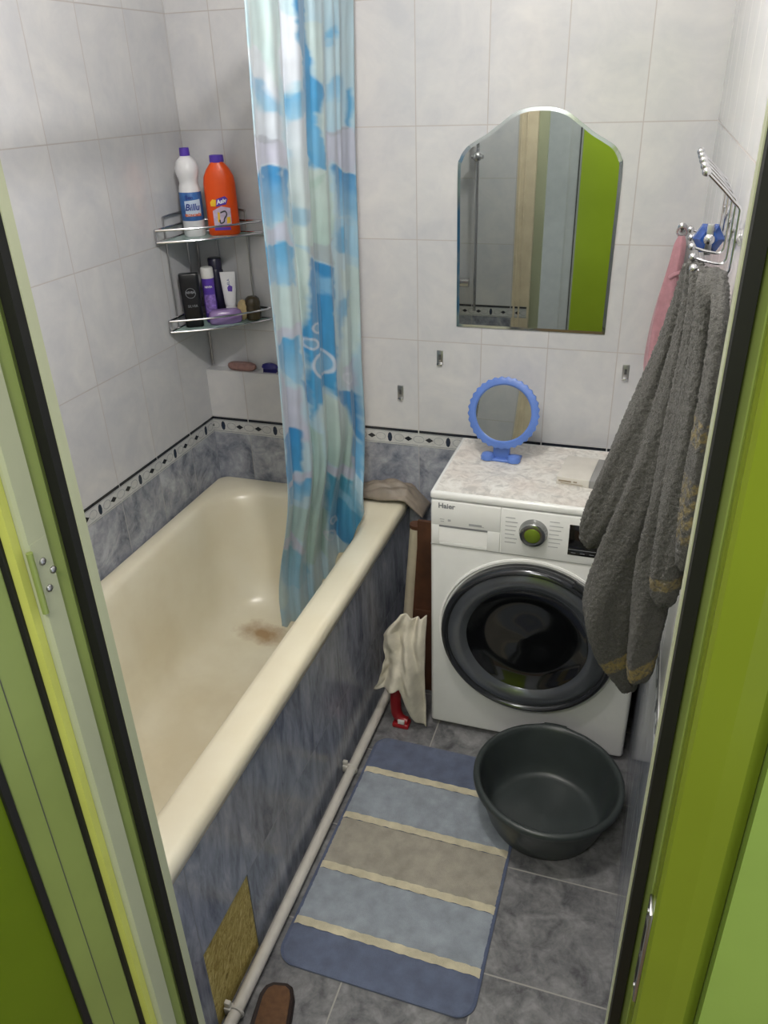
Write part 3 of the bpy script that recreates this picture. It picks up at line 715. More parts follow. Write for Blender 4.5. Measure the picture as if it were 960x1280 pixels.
for k in range(len(ra)): b.face([ra[k], ra[(k + 1) % len(ra)], rb_[(k + 1) % len(ra)], rb_[k]])
b.build('bevelled_edge', M['bevel'], wmr, angle=0.3)
b = MB(); b.loops([[f(p[0], p[1], 0.0045) for p in inn], [f(p[0], p[1], 0.0053) for p in inn]]); b.build('glass', M['mirror'], wmr, smooth=False)

# small metal plates stuck on the tiles
def plate(x_, z_, label):
    t_ = thing('hook_plate', label, 'wall hook', (x_, 0, z_), group='metal plates on the back wall')
    b = MB(); b.box(-0.0095, 0.0095, -0.0035, -0.0004, -0.023, 0.023, bev=0.001); p_ = b.build('backplate', M['steel'], t_)
    b = MB(); b.box(-0.0035, 0.0035, -0.0045, -0.0033, -0.006, 0.010); b.build('slot', M['dark_line'], p_, smooth=False)
    b = MB(); b.box(-0.0085, 0.0085, -0.010, -0.003, -0.0225, -0.018, bev=0.001); b.build('lip', M['chrome'], t_)
plate(0.810, 1.072, 'small metal plate on the back wall tiles, just below left of the wall mirror')
plate(0.679, 0.948, 'small metal plate low on the back wall, beside the shower curtain')
plate(1.368, 1.066, 'small metal plate on the back wall, beside the grey towel right of the round mirror')

# ------------------------------------------------------------------ things on the washing machine
M['blue_plastic'] = plain('blue_plastic', (92, 124, 196), 0.35, var=0.04)
tm = thing('table_mirror', 'round mirror in a blue scalloped plastic frame standing on the washing machine', 'mirror', (1.052, -0.215, MT + 0.0014), (0, 0, math.radians(-2.5)))
TL_ = Matrix.Rotation(math.radians(-14), 4, 'X')
cm = Vector((0, 0.004, 0.142))
b = MB(); n = 132; L = []
for (r_, yy) in ((0.080, -0.006), (0.084, -0.0095), (0.096, -0.0095), (0.102, -0.006), (0.1015, 0.004), (0.095, 0.008), (0.080, 0.008)):
    lp = []
    for k in range(n):
        a_ = 2 * PI * k / n; rr = r_ + (0.0022 * math.cos(33 * a_) if r_ > 0.098 else 0)
        lp.append(TL_ @ Vector((rr * math.cos(a_), yy, rr * math.sin(a_))) + cm)
    L.append(lp)
L.append(L[0]); b.loops(L, cap0=False, cap1=False); b.build('frame', M['blue_plastic'], tm)
b = MB(); b.lathe([(0.081, 0.0), (0.081, 0.003), (0.0, 0.003)], cm, 64, 0, 'Y', M4=TL_, cap1=False); b.build('glass', M['mirror'], tm, angle=0.3)
b = MB(); b.lathe([(0.082, -0.006), (0.082, -0.003), (0.0, -0.003)], cm, 48, 0, 'Y', M4=TL_, cap1=False); b.build('backing', M['blue_plastic'], tm, angle=0.3)
b = MB()
b.box(-0.056, 0.056, -0.024, 0.030, 0.0, 0.008, bev=0.0035, seg=3)
for sx_ in (-1, 1):
    b.lathe([(0.020, 0.0), (0.021, 0.008), (0.017, 0.016), (0.010, 0.019), (0.0, 0.0195)], (sx_ * 0.038, -0.010, 0.002), 24, cap1=False)
b.box(-0.024, 0.024, -0.010, 0.012, 0.006, 0.046, bev=0.004)
b.build('stand', M['blue_plastic'], tm)
M['card'] = plain('white_card', (206, 202, 194), 0.6, var=0.04); M['card_grey'] = plain('grey_card', (142, 142, 140), 0.6)
M['card_print'] = plain('card_print', (150, 138, 120), 0.6)
bx = thing('carton', 'small white carton with a grey end lying on the washing machine', 'box', (1.285, -0.268, MT + 0.0016), (0, 0, math.radians(-5)))
b = MB(); b.box(-0.052, 0.036, -0.075, 0.075, 0, 0.022, bev=0.0015); b.build('box_body', M['card'], bx)
b = MB(); b.box(0.036, 0.062, -0.075, 0.075, 0, 0.0222, bev=0.001); b.build('grey_end', M['card_grey'], bx)
b = MB(); b.box(-0.046, -0.012, -0.0757, -0.075, 0.009, 0.014); b.box(-0.006, 0.004, -0.0757, -0.075, 0.010, 0.014); b.box(-0.040, 0.020, -0.0754, -0.075, 0.004, 0.006); b.build('box_print', M['card_print'], bx, smooth=False)

# ------------------------------------------------------------------ corner shelf
t = NT('green_glass'); t.setin('Base Color', (0.42, 0.58, 0.54, 1)); t.setin('Roughness', 0.06); t.setin('IOR', 1.45); t.setin('Alpha', 0.9); t.setin('Specular IOR Level', 0.6)
M['shelf_glass'] = t.m
cs = thing('corner_shelf', 'two tier glass and chrome wire corner shelf in the tub corner', 'shelf', (0.004, -0.004, 1.0))
LEG = 0.228
LEGX = 0.252
def arcpts(r, bulge, n=14, off=0.0):
    rx = r + LEGX - LEG
    out = []
    for k in range(n + 1):
        s_ = k / n; p = Vector((off + (rx - off) * s_, -(r + (off - r) * s_), 0))
        p += Vector((1, -1, 0)).normalized() * bulge * math.sin(PI * s_); out.append(p)
    return out
for zt in (1.435 - 1.0, 1.168 - 1.0):
    pts = [(0.006, -0.006)] + [(p.x, p.y) for p in arcpts(LEG - 0.004, 0.022, 14, 0.006)]
    b = MB(); b.prism(pts, lambda u_, v_, dd: Vector((u_, v_, dd)), zt - 0.005, zt); sh = b.build('shelf_plate', M['shelf_glass'], cs, angle=0.3)
    for dz_, rr in ((0.000, 0.0032), (0.034, 0.0032)):
        pth = [Vector((0.003, -0.003, zt + dz_))] + [Vector((0.003, -LEG, zt + dz_))] + [p + Vector((0, 0, zt + dz_)) for p in arcpts(LEG, 0.026, 16, 0.006)] + [Vector((LEGX, -0.003, zt + dz_))]
        b = MB(); b.tube(pth, rr, 8); b.tube([(0.003, -0.003, zt + dz_), (LEGX, -0.003, zt + dz_)], rr, 8)
        b.build('rail', M['chrome'], cs)
    for p in (Vector((0.004, -LEG, 0)), Vector((LEGX, -0.004, 0))):
        b = MB(); b.tube([p + Vector((0, 0, zt)), p + Vector((0, 0, zt + 0.034))], 0.0026, 8); b.build('rail_post', M['chrome'], cs)
for (wx, wy) in ((0.003, -0.175), (0.003, -0.060), (0.075, -0.003), (0.185, -0.003)):
    b = MB(); b.tube([(wx, wy, 0.168), (wx, wy, 0.500)], 0.0027, 8); b.build('upright', M['steel'], cs)
for (p0, p1) in (((0.003, -0.175), (0.003, -0.060)), ((0.075, -0.003), (0.185, -0.003))):
    b = MB(); pth = catmull([(p0[0], p0[1], 0.44), (p0[0], p0[1], 0.488), (p0[0] * .92 + p1[0] * .08, p0[1] * .92 + p1[1] * .08, 0.4995), (p1[0] * .92 + p0[0] * .08, p1[1] * .92 + p0[1] * .08, 0.4995), (p1[0], p1[1], 0.488), (p1[0], p1[1], 0.44)], 5)
    b.tube(pth, 0.0030, 8); b.build('top_loop', M['steel'], cs)
b = MB(); b.tube([(0.004, -0.004, -0.002), (0.004, -0.004, 0.44)], 0.0028, 8); b.build('corner_rod', M['steel'], cs)

# bottles. local front is -Y; every one is turned to look out of the corner
FACE = math.radians(29)
Z1, Z2 = 1.4352, 1.1682
M['purple_cap'] = plain('purple_cap', (86, 58, 168), 0.35)
M['white_bottle'] = plain('white_bottle', (222, 222, 224), 0.35, var=0.02)
M['blue_label'] = plain('blue_label', (58, 104, 168), 0.4, var=0.15, scale=60)
M['pale_label'] = plain('pale_label', (196, 212, 230), 0.4, var=0.06)
M['navy'] = plain('navy_print', (34, 58, 140), 0.4)
M['orange'] = plain('orange_plastic', (222, 78, 12), 0.32, var=0.03)
M['orange_print'] = plain('orange_print', (214, 110, 66), 0.4)
M['yellow_print'] = plain('yellow_print', (238, 190, 40), 0.4)
M['white_print'] = plain('white_print', (232, 232, 236), 0.4)
M['lilac_print'] = plain('lilac_print', (190, 176, 200), 0.4, var=0.1, scale=90)
wb = thing('bleach_bottle', 'white bottle with a purple cap and blue label on the upper glass shelf', 'bottle', (0.058, -0.092, Z1), (0, 0, FACE))
b = MB(); b.lathe([(0.030, 0), (0.0325, 0.003), (0.0325, 0.126), (0.0300, 0.140), (0.0268, 0.151), (0.0300, 0.164), (0.0345, 0.179), (0.0345, 0.192), (0.0285, 0.210), (0.016, 0.222), (0.0125, 0.226), (0.0125, 0.230)], seg=36); b.build('bottle_body', M['white_bottle'], wb)
b = MB(); b.lathe([(0.0148, 0.224), (0.0150, 0.227), (0.0140, 0.245), (0.0128, 0.246)], seg=24); b.build('cap', M['purple_cap'], wb)
b = MB(); b.lathe([(0.0327, 0.046), (0.0331, 0.047), (0.0331, 0.125), (0.0327, 0.126)], seg=36, cap0=False, cap1=False); lb = b.build('label_sleeve', M['blue_label'], wb)
def wrap(r, z0, u0=0.0):
    return lambda u_, v_, d_: Vector(((r + d_) * math.sin((u_ + u0) / r), -(r + d_) * math.cos((u_ + u0) / r), z0 + v_))
b = MB()
def wpatch(b, r, u0, u1, z0, z1, mi=0, n=8, skew=0.0):
    w = wrap(r, 0); top = [b.v(w(u0 + (u1 - u0) * k / n, z1 + skew * (k / n - .5), 0)) for k in range(n + 1)]; bot = [b.v(w(u0 + (u1 - u0) * k / n, z0 + skew * (k / n - .5), 0)) for k in range(n + 1)]
    for k in range(n): b.face([bot[k], bot[k + 1], top[k + 1], top[k]], mi)
wpatch(b, 0.0334, -0.020, 0.030, 0.060, 0.104, 0, 8, 0.004); b.build('label_field', M['pale_label'], lb)
text_mesh('label_lettering', 'Billu', 0.026, M['navy'], lb, wrap(0.0336, 0.084, 0.002), bold=0.0006, shear=0.25)
text_mesh('label_lettering', 'Şen', 0.014, M['navy'], lb, wrap(0.0336, 0.112, -0.004), bold=0.0003)
text_mesh('label_lettering', 'EKONOMİK', 0.0095, M['orange_print'], lb, wrap(0.0336, 0.062, 0.003), bold=0.0004)
ob = thing('drain_opener_bottle', 'orange flat bottle with a purple cap and sticker on the upper glass shelf', 'bottle', (0.142, -0.058, Z1), (0, 0, FACE - 0.10))
def flat_loops(b, prof, n=40, e=2.6):
    L = []
    for (w_, d_, z_, ox) in prof:
        lp = []
        for k in range(n):
            a_ = 2 * PI * k / n; c_, s_ = math.cos(a_), math.sin(a_)
            lp.append(Vector((ox + w_ * math.copysign(abs(c_) ** (2 / e), c_), d_ * math.copysign(abs(s_) ** (2 / e), s_), z_)))
        L.append(lp)
    b.loops(L); return b
b = MB(); flat_loops(b, [(0.044, 0.024, 0, 0), (0.0475, 0.027, 0.004, 0), (0.0475, 0.0275, 0.06, 0), (0.0470, 0.0275, 0.145, 0), (0.044, 0.026, 0.165, 0), (0.034, 0.023, 0.185, 0), (0.0235, 0.020, 0.198, 0), (0.019, 0.018, 0.203, 0), (0.019, 0.018, 0.206, 0)])
b.build('bottle_body', M['orange'], ob)
b = MB(); b.lathe([(0.0205, 0.2035), (0.0215, 0.206), (0.0205, 0.2225), (0.0185, 0.2235)], seg=24, sy=0.92); b.build('cap', M['purple_cap'], ob)
b = MB(); fo = lambda u_, v_, d_: Vector((u_, -0.0276 - d_, v_))
b.prism([(-0.026, 0.030), (0.026, 0.030), (0.027, 0.078), (0.0, 0.084), (-0.026, 0.072)], fo, 0, 0.0004); st = b.build('sticker', M['lilac_print'], ob, smooth=False)
b = MB(); b.prism([(-0.014, 0.083), (0.016, 0.089), (0.022, 0.104), (0.014, 0.112), (-0.012, 0.104)], fo, 0, 0.0008); b.build('brand_badge', M['purple_cap'], ob, smooth=False)
text_mesh('brand_lettering', 'Asiv', 0.017, M['white_print'], ob, lambda u_, v_, d_: fo(u_ + 0.003, v_ + 0.0975 + 0.2 * u_, d_ + 0.0009), bold=0.0006)
b = MB(); b.prism([(-0.030, 0.085), (-0.016, 0.084), (-0.013, 0.102), (-0.024, 0.104), (-0.031, 0.096)], fo, 0, 0.0006); b.build('sun_mark', M['yellow_print'], ob, smooth=False)
b = MB(); pth = catmull([(-0.004, 0.066, 0), (0.010, 0.070, 0), (0.014, 0.060, 0), (0.006, 0.048, 0), (0.004, 0.040, 0), (-0.006, 0.036, 0), (-0.008, 0.046, 0)], 4)
b.tube([fo(p.x, p.y, 0.001) for p in pth], 0.0022, 6, 0); b.prism([(-0.014, 0.040), (-0.008, 0.038), (-0.006, 0.066), (-0.012, 0.068)], fo, 0, 0.0008, 1); b.prism([(0.012, 0.034), (0.024, 0.036), (0.024, 0.054), (0.014, 0.052)], fo, 0, 0.0008, 1); b.build('drain_picture', [M['dark_line'], M['yellow_print']], st)
b = MB(); b.box(-0.026, 0.022, -0.0284, -0.0276, 0.016, 0.024); b.build('caption_bar', M['purple_cap'], ob, smooth=False)

M['black_bottle'] = plain('black_bottle', (20, 20, 23), 0.3)
M['silver_print'] = plain('silver_print', (150, 152, 158), 0.35, 0.3)
M['purple'] = plain('purple_plastic', (92, 62, 168), 0.35, var=0.06)
M['lilac_pattern'] = plain('lilac_pattern', (148, 120, 200), 0.4, var=0.25, scale=120)
kb = thing('shower_gel', 'black flat toiletry bottle at the left end of the lower glass shelf', 'bottle', (0.046, -0.147, Z2), (0, 0, FACE))
b = MB(); flat_loops(b, [(0.026, 0.014, 0, 0), (0.0280, 0.016, 0.003, 0), (0.0290, 0.0165, 0.08, 0), (0.0305, 0.0165, 0.140, 0), (0.0305, 0.0165, 0.160, 0), (0.029, 0.015, 0.163, 0)], e=5); b.build('bottle_body', M['black_bottle'], kb)
b = MB(); fk = lambda u_, v_, d_: Vector((u_, -0.0168 - d_, v_))
b.tube([fk(0.015 * math.cos(q), 0.106 + 0.015 * math.sin(q), 0.0004) for q in [i * 2 * PI / 28 for i in range(28)]], 0.0006, 5, closed=True); b.build('badge_ring', M['silver_print'], kb)
text_mesh('brand_lettering', 'NIVEA', 0.0098, M['silver_print'], kb, lambda u_, v_, d_: fk(u_, v_ + 0.108, d_), bold=0.0003)
text_mesh('name_lettering', 'SILVER', 0.0105, M['silver_print'], kb, lambda u_, v_, d_: fk(u_ + 0.002, v_ + 0.066, d_))
db = thing('deodorant', 'purple deodorant bottle with a white cap beside the black bottle on the lower shelf', 'bottle', (0.072, -0.080, Z2), (0, 0, FACE))
b = MB(); b.lathe([(0.017, 0), (0.0195, 0.003), (0.0200, 0.06), (0.0185, 0.085), (0.0195, 0.115), (0.0200, 0.137), (0.018, 0.138)], seg=28); b.build('bottle_body', M['purple'], db)
b = MB(); b.lathe([(0.0203, 0.1375), (0.0205, 0.140), (0.0195, 0.167), (0.0175, 0.170)], seg=28); b.build('cap', M['white_plastic'], db)
b = MB(); wpatch(b, 0.0204, -0.018, 0.020, 0.030, 0.088); b.build('label_field', M['lilac_pattern'], db)
text_mesh('brand_lettering', 'NIVEA', 0.0085, M['white_print'], db, wrap(0.0203, 0.112), bold=0.0003)
gb = thing('dark_bottle', 'dark navy bottle half hidden behind the purple deodorant', 'bottle', (0.078, -0.034, Z2), (0, 0, FACE))
M['navy_bottle'] = plain('navy_bottle', (34, 32, 52), 0.3)
b = MB(); b.lathe([(0.021, 0), (0.0235, 0.003), (0.0235, 0.150), (0.021, 0.157)], seg=28); b.build('bottle_body', M['navy_bottle'], gb)
b = MB(); b.lathe([(0.0215, 0.1572), (0.0215, 0.188), (0.019, 0.191)], seg=28); b.build('cap', M['navy_bottle'], gb)
tb = thing('cream_tube', 'white cream tube standing on its cap on the lower glass shelf', 'tube', (0.124, -0.044, Z2), (0, 0, FACE - 0.1))
b = MB(); b.lathe([(0.0165, 0), (0.0172, 0.002), (0.0168, 0.044), (0.0160, 0.045)], seg=24); b.build('cap', M['white_bottle'], tb)
b = MB(); flat_loops(b, [(0.0165, 0.0155, 0.0455, 0), (0.0185, 0.0160, 0.052, 0), (0.0205, 0.012, 0.085, 0), (0.0228, 0.006, 0.120, 0), (0.0238, 0.002, 0.140, 0), (0.0238, 0.0018, 0.150, 0)], e=2.2); b.build('tube_body', M['white_bottle'], tb)
def tubef(u_, v_, d_): return Vector((u_, -(0.0165 - (v_ - 0.052) * 0.150) - 0.0004 - d_, v_))
text_mesh('tube_lettering', 'ELA', 0.011, M['navy'], tb, lambda u_, v_, d_: tubef(-v_ * 1 + 0.001, u_ + 0.120, d_))
b = MB(); b.prism([(-0.003, 0.092), (0.010, 0.090), (0.012, 0.106), (0.002, 0.111), (-0.004, 0.103)], tubef, 0, 0.0005); b.build('tube_print', M['purple'], tb, smooth=False)
M['lilac_box'] = plain('lilac_translucent', (168, 140, 196), 0.25, var=0.06, trans=0.25)
sb = thing('soap_box', 'rounded lilac plastic soap box at the front of the lower glass shelf', 'soap box', (0.128, -0.094, Z2), (0, 0, FACE + 0.10))
b = MB(); flat_loops(b, [(0.043, 0.017, 0, 0), (0.050, 0.021, 0.004, 0), (0.053, 0.0225, 0.0185, 0)], e=2.8); b.build('base', M['lilac_box'], sb)
b = MB(); flat_loops(b, [(0.0535, 0.023, 0.019, 0), (0.0535, 0.023, 0.024, 0), (0.049, 0.020, 0.038, 0), (0.038, 0.014, 0.044, 0)], e=2.8); b.build('lid', M['lilac_box'], sb)
M['cream'] = plain('cream_sponge', (206, 184, 138), 0.8, var=0.14, scale=50, bump=0.6, bscale=160)
b = MB((0.170, -0.048, Z2)); b.sphere((0.170, -0.048, Z2 + 0.033), 0.024, 0, (0.85, 0.75, 1.36)); spg = b.build('sponge', M['cream'])
spg.location = (0.170, -0.048, Z2)
tx = bpy.data.textures.new('lumps', 'CLOUDS'); tx.noise_scale = 0.02
md = spg.modifiers.new('lumps', 'DISPLACE'); md.texture = tx; md.strength = 0.008; md.mid_level = 0.5
tag(spg, 'small cream sponge on the lower glass shelf between tube and dark jar', 'sponge')
M['olive_jar'] = plain('olive_jar', (66, 56, 34), 0.22, var=0.1, coat=0.4)
jr = thing('jar', 'dark olive brown rounded jar on the lower glass shelf beside the shower curtain', 'jar', (0.198, -0.036, Z2))
b = MB(); b.lathe([(0.018, 0), (0.024, 0.004), (0.026, 0.020), (0.0255, 0.036), (0.0235, 0.048)], seg=28); b.build('jar_body', M['olive_jar'], jr)
b = MB(); b.lathe([(0.0245, 0.0485), (0.025, 0.055), (0.022, 0.068), (0.014, 0.075), (0, 0.077)], seg=28, cap1=False); b.build('lid', M['olive_jar'], jr)

# on the tiled ledge below the shelf
M['mauve'] = plain('mauve_soap', (146, 112, 106), 0.45, var=0.12, scale=60)
sp = MB(); flat_loops(sp, [(0.040, 0.012, 0, 0), (0.050, 0.017, 0.006, 0), (0.053, 0.0185, 0.013, 0), (0.050, 0.017, 0.021, 0), (0.040, 0.012, 0.026, 0)], e=2.3)
so = sp.build('soap_bar', M['mauve']); so.location = (0.128, -0.026, 0.9905)
tag(so, 'oval brownish pink soap bar on the tiled ledge under the corner shelf', 'soap')
M['royal'] = plain('royal_blue_plastic', (40, 38, 110), 0.3)
rz = thing('nail_brush', 'small dark blue brush on the tiled ledge next to the soap', 'brush', (0.232, -0.026, 0.9905))
b = MB(); flat_loops(b, [(0.026, 0.011, 0.012, 0), (0.030, 0.013, 0.017, 0), (0.026, 0.010, 0.026, 0), (0.012, 0.006, 0.031, 0)], e=2.2); b.build('handle', M['royal'], rz)
b = MB()
for i in range(9):
    for j in range(4): b.tube([(-0.021 + i * 0.00525, -0.007 + j * 0.0047, 0.0), (-0.021 + i * 0.00525, -0.007 + j * 0.0047, 0.0125)], 0.0016, 5)
b.build('bristles', M['royal'], rz)

# ------------------------------------------------------------------ hook rack on the right wall
rk = thing('hook_rack', 'chrome wire rack of five ball tipped double hooks on the right wall', 'hook rack', (XR, -1.0, 1.62))
RO = (XR, -1.0, 1.62)
HY = [-0.835, -0.917, -0.999, -1.081, -1.163]
b = MB(RO)
b.tube([(1.5118, -1.185, 1.628), (1.5118, -0.815, 1.628)], 0.0026, 8)
b.build('cross_bar', M['chrome'], rk)
for q, hy in enumerate(HY):
    zo = 0.0
    b = MB(RO)
    pth = catmull([(1.462, hy, 1.711), (1.485, hy, 1.690), (1.4985, hy, 1.6765), (1.507, hy, 1.668), (1.508, hy, 1.655), (1.508, hy, 1.600), (1.5065, hy, 1.588), (1.500, hy, 1.5835), (1.482, hy, 1.586), (1.464, hy, 1.591)], 4)
    b.tube(pth, 0.0021, 8); hk = b.build('hook', M['chrome'], rk)
    for c_ in ((1.4605, hy, 1.712), (1.462, hy, 1.592)):
        b = MB(RO); b.sphere(c_, 0.0060, 0, u=14, v=10); b.build('ball', M['chrome'], hk)
for hy in (-0.876, -1.122):
  b = MB(RO); b.lathe([(0.010, 0), (0.010, 0.003), (0.006, 0.006), (0.0, 0.0065)], (1.5155, hy, 1.628), 16, 0, 'X', M4=Matrix.Rotation(PI, 4, 'Z') @ Matrix.Identity(4), cap1=False)
  b.build('wall_screw', M['chrome'], rk)

# ------------------------------------------------------------------ grey bath towel on the two nearest hooks
t = NT('grey_terry'); o = t.obj()
f1 = t.noise(o, 420, 3, 0.7); f2 = t.noise(o, 24, 4)
c1 = t.ramp(f1, [(0.28, lin((30, 30, 28))), (0.72, lin((96, 95, 90)))])
c1 = t.mix(t.math('MULTIPLY', f2, 0.35), c1, lin((48, 47, 45)))
sx = t.n('ShaderNodeSeparateXYZ'); t.l(o, sx.inputs[0])
at = t.n('ShaderNodeAttribute', attribute_name='band')
gf = t.math('MULTIPLY', at.outputs['Fac'], t.math('ADD', 0.35, t.math('MULTIPLY', t.math('GREATER_THAN', t.noise(o, 150, 2), 0.47), 0.65)))
c1 = t.mix(gf, c1, lin((126, 110, 60)))
t.l(c1, t.b.inputs['Base Color']); t.setin('Roughness', 0.95); t.setin('Sheen Weight', 0.2); t.setin('Sheen Roughness', 0.6); t.setin('Specular IOR Level', 0.1)
t.bump(f1, 0.9, 0.004); M['terry'] = t.m
LOB = {
 'A': [(1.462, -1.06, 1.578, .012), (1.459, -1.04, 1.530, .0150), (1.447, -1.02, 1.434, .0205), (1.425, -1.02, 1.323, .0280), (1.408, -1.02, 1.248, .0310), (1.382, -1.02, 1.135, .0340), (1.368, -1.02, 1.080, .0250), (1.362, -1.02, 1.062, .012)],
 'B': [(1.466, -1.08, 1.584, .012), (1.469, -1.065, 1.520, .0140), (1.466, -1.06, 1.421, .0201), (1.459, -1.06, 1.313, .0259), (1.442, -1.06, 1.195, .0316), (1.422, -1.06, 1.080, .0402), (1.410, -1.06, .966, .0505), (1.427, -1.06, .869, .0431), (1.455, -1.06, .795, .022), (1.460, -1.06, .775, .012)],
 'C': [(1.470, -1.10, 1.582, .012), (1.475, -1.12, 1.546, .0137), (1.481, -1.12, 1.453, .0192), (1.482, -1.12, 1.34, .0246), (1.481, -1.12, 1.229, .0274), (1.476, -1.12, 1.109, .0301), (1.474, -1.12, .977, .0274), (1.473, -1.12, .873, .022), (1.473, -1.12, .855, .012)],
 'D': [(1.480, -1.163, 1.592, .013), (1.484, -1.20, 1.575, .0176), (1.490, -1.21, 1.485, .0201), (1.490, -1.215, 1.382, .0220), (1.489, -1.215, 1.282, .0240), (1.489, -1.215, 1.173, .0240), (1.488, -1.215, 1.108, .0190), (1.487, -1.21, 1.085, .010)],
 'E': [(1.494, -1.175, 1.590, .010), (1.496, -1.255, 1.565, .0110), (1.499, -1.285, 1.51, .0125), (1.500, -1.295, 1.425, .0135), (1.500, -1.295, 1.345, .0140), (1.501, -1.295, 1.259, .0130), (1.502, -1.29, 1.205, .009)],
}
b = MB((1.47, -1.12, 1.2))
for k, pts in LOB.items():
    q = catmull([(p[0], p[1], p[2]) for p in pts], 5)
    rr = catmull([(p[3], 0, 0) for p in pts], 5)
    sy_ = {'A': 1.0, 'B': 0.95, 'C': 1.25, 'D': 1.35, 'E': 1.9}[k]
    L = []
    for p, r_ in zip(q, rr):
        lp = []
        for i in range(28):
            a_ = 2 * PI * i / 28
            g = 1 + 0.10 * math.sin(3 * a_ + p.z * 9) + 0.06 * math.sin(5 * a_ - p.z * 14)
            lp.append(p + Vector((r_.x * math.cos(a_) * g, r_.x * sy_ * math.sin(a_) * g, 0.004 * math.sin(4 * a_))))
        L.append(lp)
    b.loops(L)
tw = b.build('bath_towel', M['terry'], angle=3.2); tw.location = (1.47, -1.12, 1.2)
mr = tw.modifiers.new('fuse', 'REMESH'); mr.mode = 'VOXEL'; mr.voxel_size = 0.0030; mr.use_smooth_shade = True
smo = tw.modifiers.new('soften', 'SMOOTH'); smo.factor = 0.5; smo.iterations = 3
bpy.context.view_layer.update()
dg = bpy.context.evaluated_depsgraph_get()
nm = bpy.data.meshes.new_from_object(tw.evaluated_get(dg)); tw.modifiers.clear(); tw.data = nm
co = np.empty(len(nm.vertices) * 3); nm.vertices.foreach_get('co', co); co = co.reshape(-1, 3) + np.array([1.47, -1.12, 1.2])
# keep off the wall, rough pile
co[:, 0] = np.minimum(co[:, 0], XR - 0.004)
no = np.empty(len(nm.vertices) * 3); nm.vertices.foreach_get('normal', no); no = no.reshape(-1, 3)
rg = np.random.RandomState(5)
co2 = co + no * (rg.rand(len(co), 1) - 0.4) * 0.0030
co2[:, 0] = np.minimum(co2[:, 0], XR - 0.003)
band = np.zeros(len(co))
xb, yb, zb = co[:, 0], co[:, 1], co[:, 2]
mB = (yb < -0.98) & (zb < 0.90)
tilt = 0.876 + (xb - 1.46) * 0.75
band = np.where((np.abs(zb - tilt) < 0.017) & (zb < 0.95) & (yb < -1.02), 1, 0).astype(float)
band = np.maximum(band, ((np.abs(zb - 1.137 - (xb - 1.49) * 0.4) < 0.011) & (yb < -1.185)).astype(float) * 0.7)
band = np.maximum(band, ((yb < -1.262) & (((zb < 1.43) & (zb > 1.395)) | ((zb < 1.35) & (zb > 1.25))) & (np.sin(zb * 260 + np.sin(yb * 300) * 2) > -0.2)).astype(float) * 0.75)
nm.vertices.foreach_set('co', (co2 - np.array([1.47, -1.12, 1.2])).ravel())
ba = nm.attributes.new('band', 'FLOAT', 'POINT'); ba.data.foreach_set('value', band.astype(np.float32))
nm.materials.clear(); nm.materials.append(M['terry']); nm.polygons.foreach_set('use_smooth', [True] * len(nm.polygons)); nm.update()
tag(tw, 'thick grey terry bath towel with gold bands hanging from the hook rack', 'towel')

# pink towel on a ring hook on the back wall
M['pink'] = plain('pink_terry', (182, 134, 142), 0.95, var=0.06, scale=60, bump=0.5, bscale=420, sheen=0.3)
ph_ = thing('towel_ring', 'small chrome hook ring on the back wall holding the pink towel', 'hook', (1.468, 0, 1.452))
RP = (1.468, 0, 1.452)
b = MB(RP); b.lathe([(0.012, 0), (0.012, 0.004), (0.005, 0.008), (0.005, 0.024)], (1.468, -0.0005, 1.470), 18, 0, 'Y'); b.build('mount', M['chrome'], ph_)
b = MB(RP); b.tube([(1.468 + 0.0125 * math.cos(q), -0.024 - 0.004 * math.sin(q), 1.4625 + 0.0125 * math.sin(q)) for q in [i * 2 * PI / 24 for i in range(24)]], 0.0028, 8, closed=True); b.build('ring', M['chrome'], ph_)
b = MB((1.46, -0.04, 1.3)); PK = [(1.468, -0.026, 1.452, .008), (1.466, -0.034, 1.430, .015), (1.462, -0.042, 1.385, .018), (1.456, -0.046, 1.330, .023), (1.450, -0.046, 1.27, .027), (1.446, -0.044, 1.20, .030), (1.444, -0.044, 1.12, .030), (1.444, -0.044, 1.07, .024)]
q = catmull([p[:3] for p in PK], 5); rr = catmull([(p[3], 0, 0) for p in PK], 5)
b.loops([[p + Vector((r_.x * math.cos(a_) * (1 + 0.15 * math.sin(3 * a_ + 6 * p.z)), min(r_.x, 0.022) * math.sin(a_) * (1 + 0.2 * math.sin(4 * a_ + 9 * p.z)), 0)) for a_ in [2 * PI * i / 24 for i in range(24)]] for p, r_ in zip(q, rr)])
b.tube(catmull([(1.452, -0.066, 1.352), (1.464, -0.069, 1.362), (1.478, -0.064, 1.366)], 5), 0.0055, 10)
pk = b.build('pink_towel', M['pink'], angle=3.2); pk.location = (1.46, -0.04, 1.3)
tag(pk, 'small pink towel hanging on the back wall behind the grey towel', 'towel')
# blue faceted knob between the hooks
M['blue_glass'] = plain('blue_faceted', (38, 72, 140), 0.12, 0.0, var=0.25, scale=40, coat=0.6)
bk = thing('blue_knob', 'blue faceted knob with a silver centre between the wires of the hook rack', 'wall knob', (1.4862, -0.958, 1.598))
b = MB(); b.lathe([(0.014, -0.013), (0.023, -0.007), (0.0245, 0.0), (0.023, 0.006), (0.013, 0.013)], (0, 0, 0), 6, 0, 'Y'); b.build('facets', M['blue_glass'], bk, smooth=False)
b = MB(); b.sphere((0, -0.012, 0), 0.009, 0, (1, 0.6, 1)); b.build('centre', M['chrome'], bk)
b = MB(); b.box(-0.005, 0.005, -0.0142, -0.0110, -0.023, 0.023, bev=0.001); b.build('band', M['steel'], bk)
b = MB(); b.tube([(0.022, 0, 0), (0.0295, 0, 0)], 0.005, 12); b.build('stem', M['chrome'], bk)
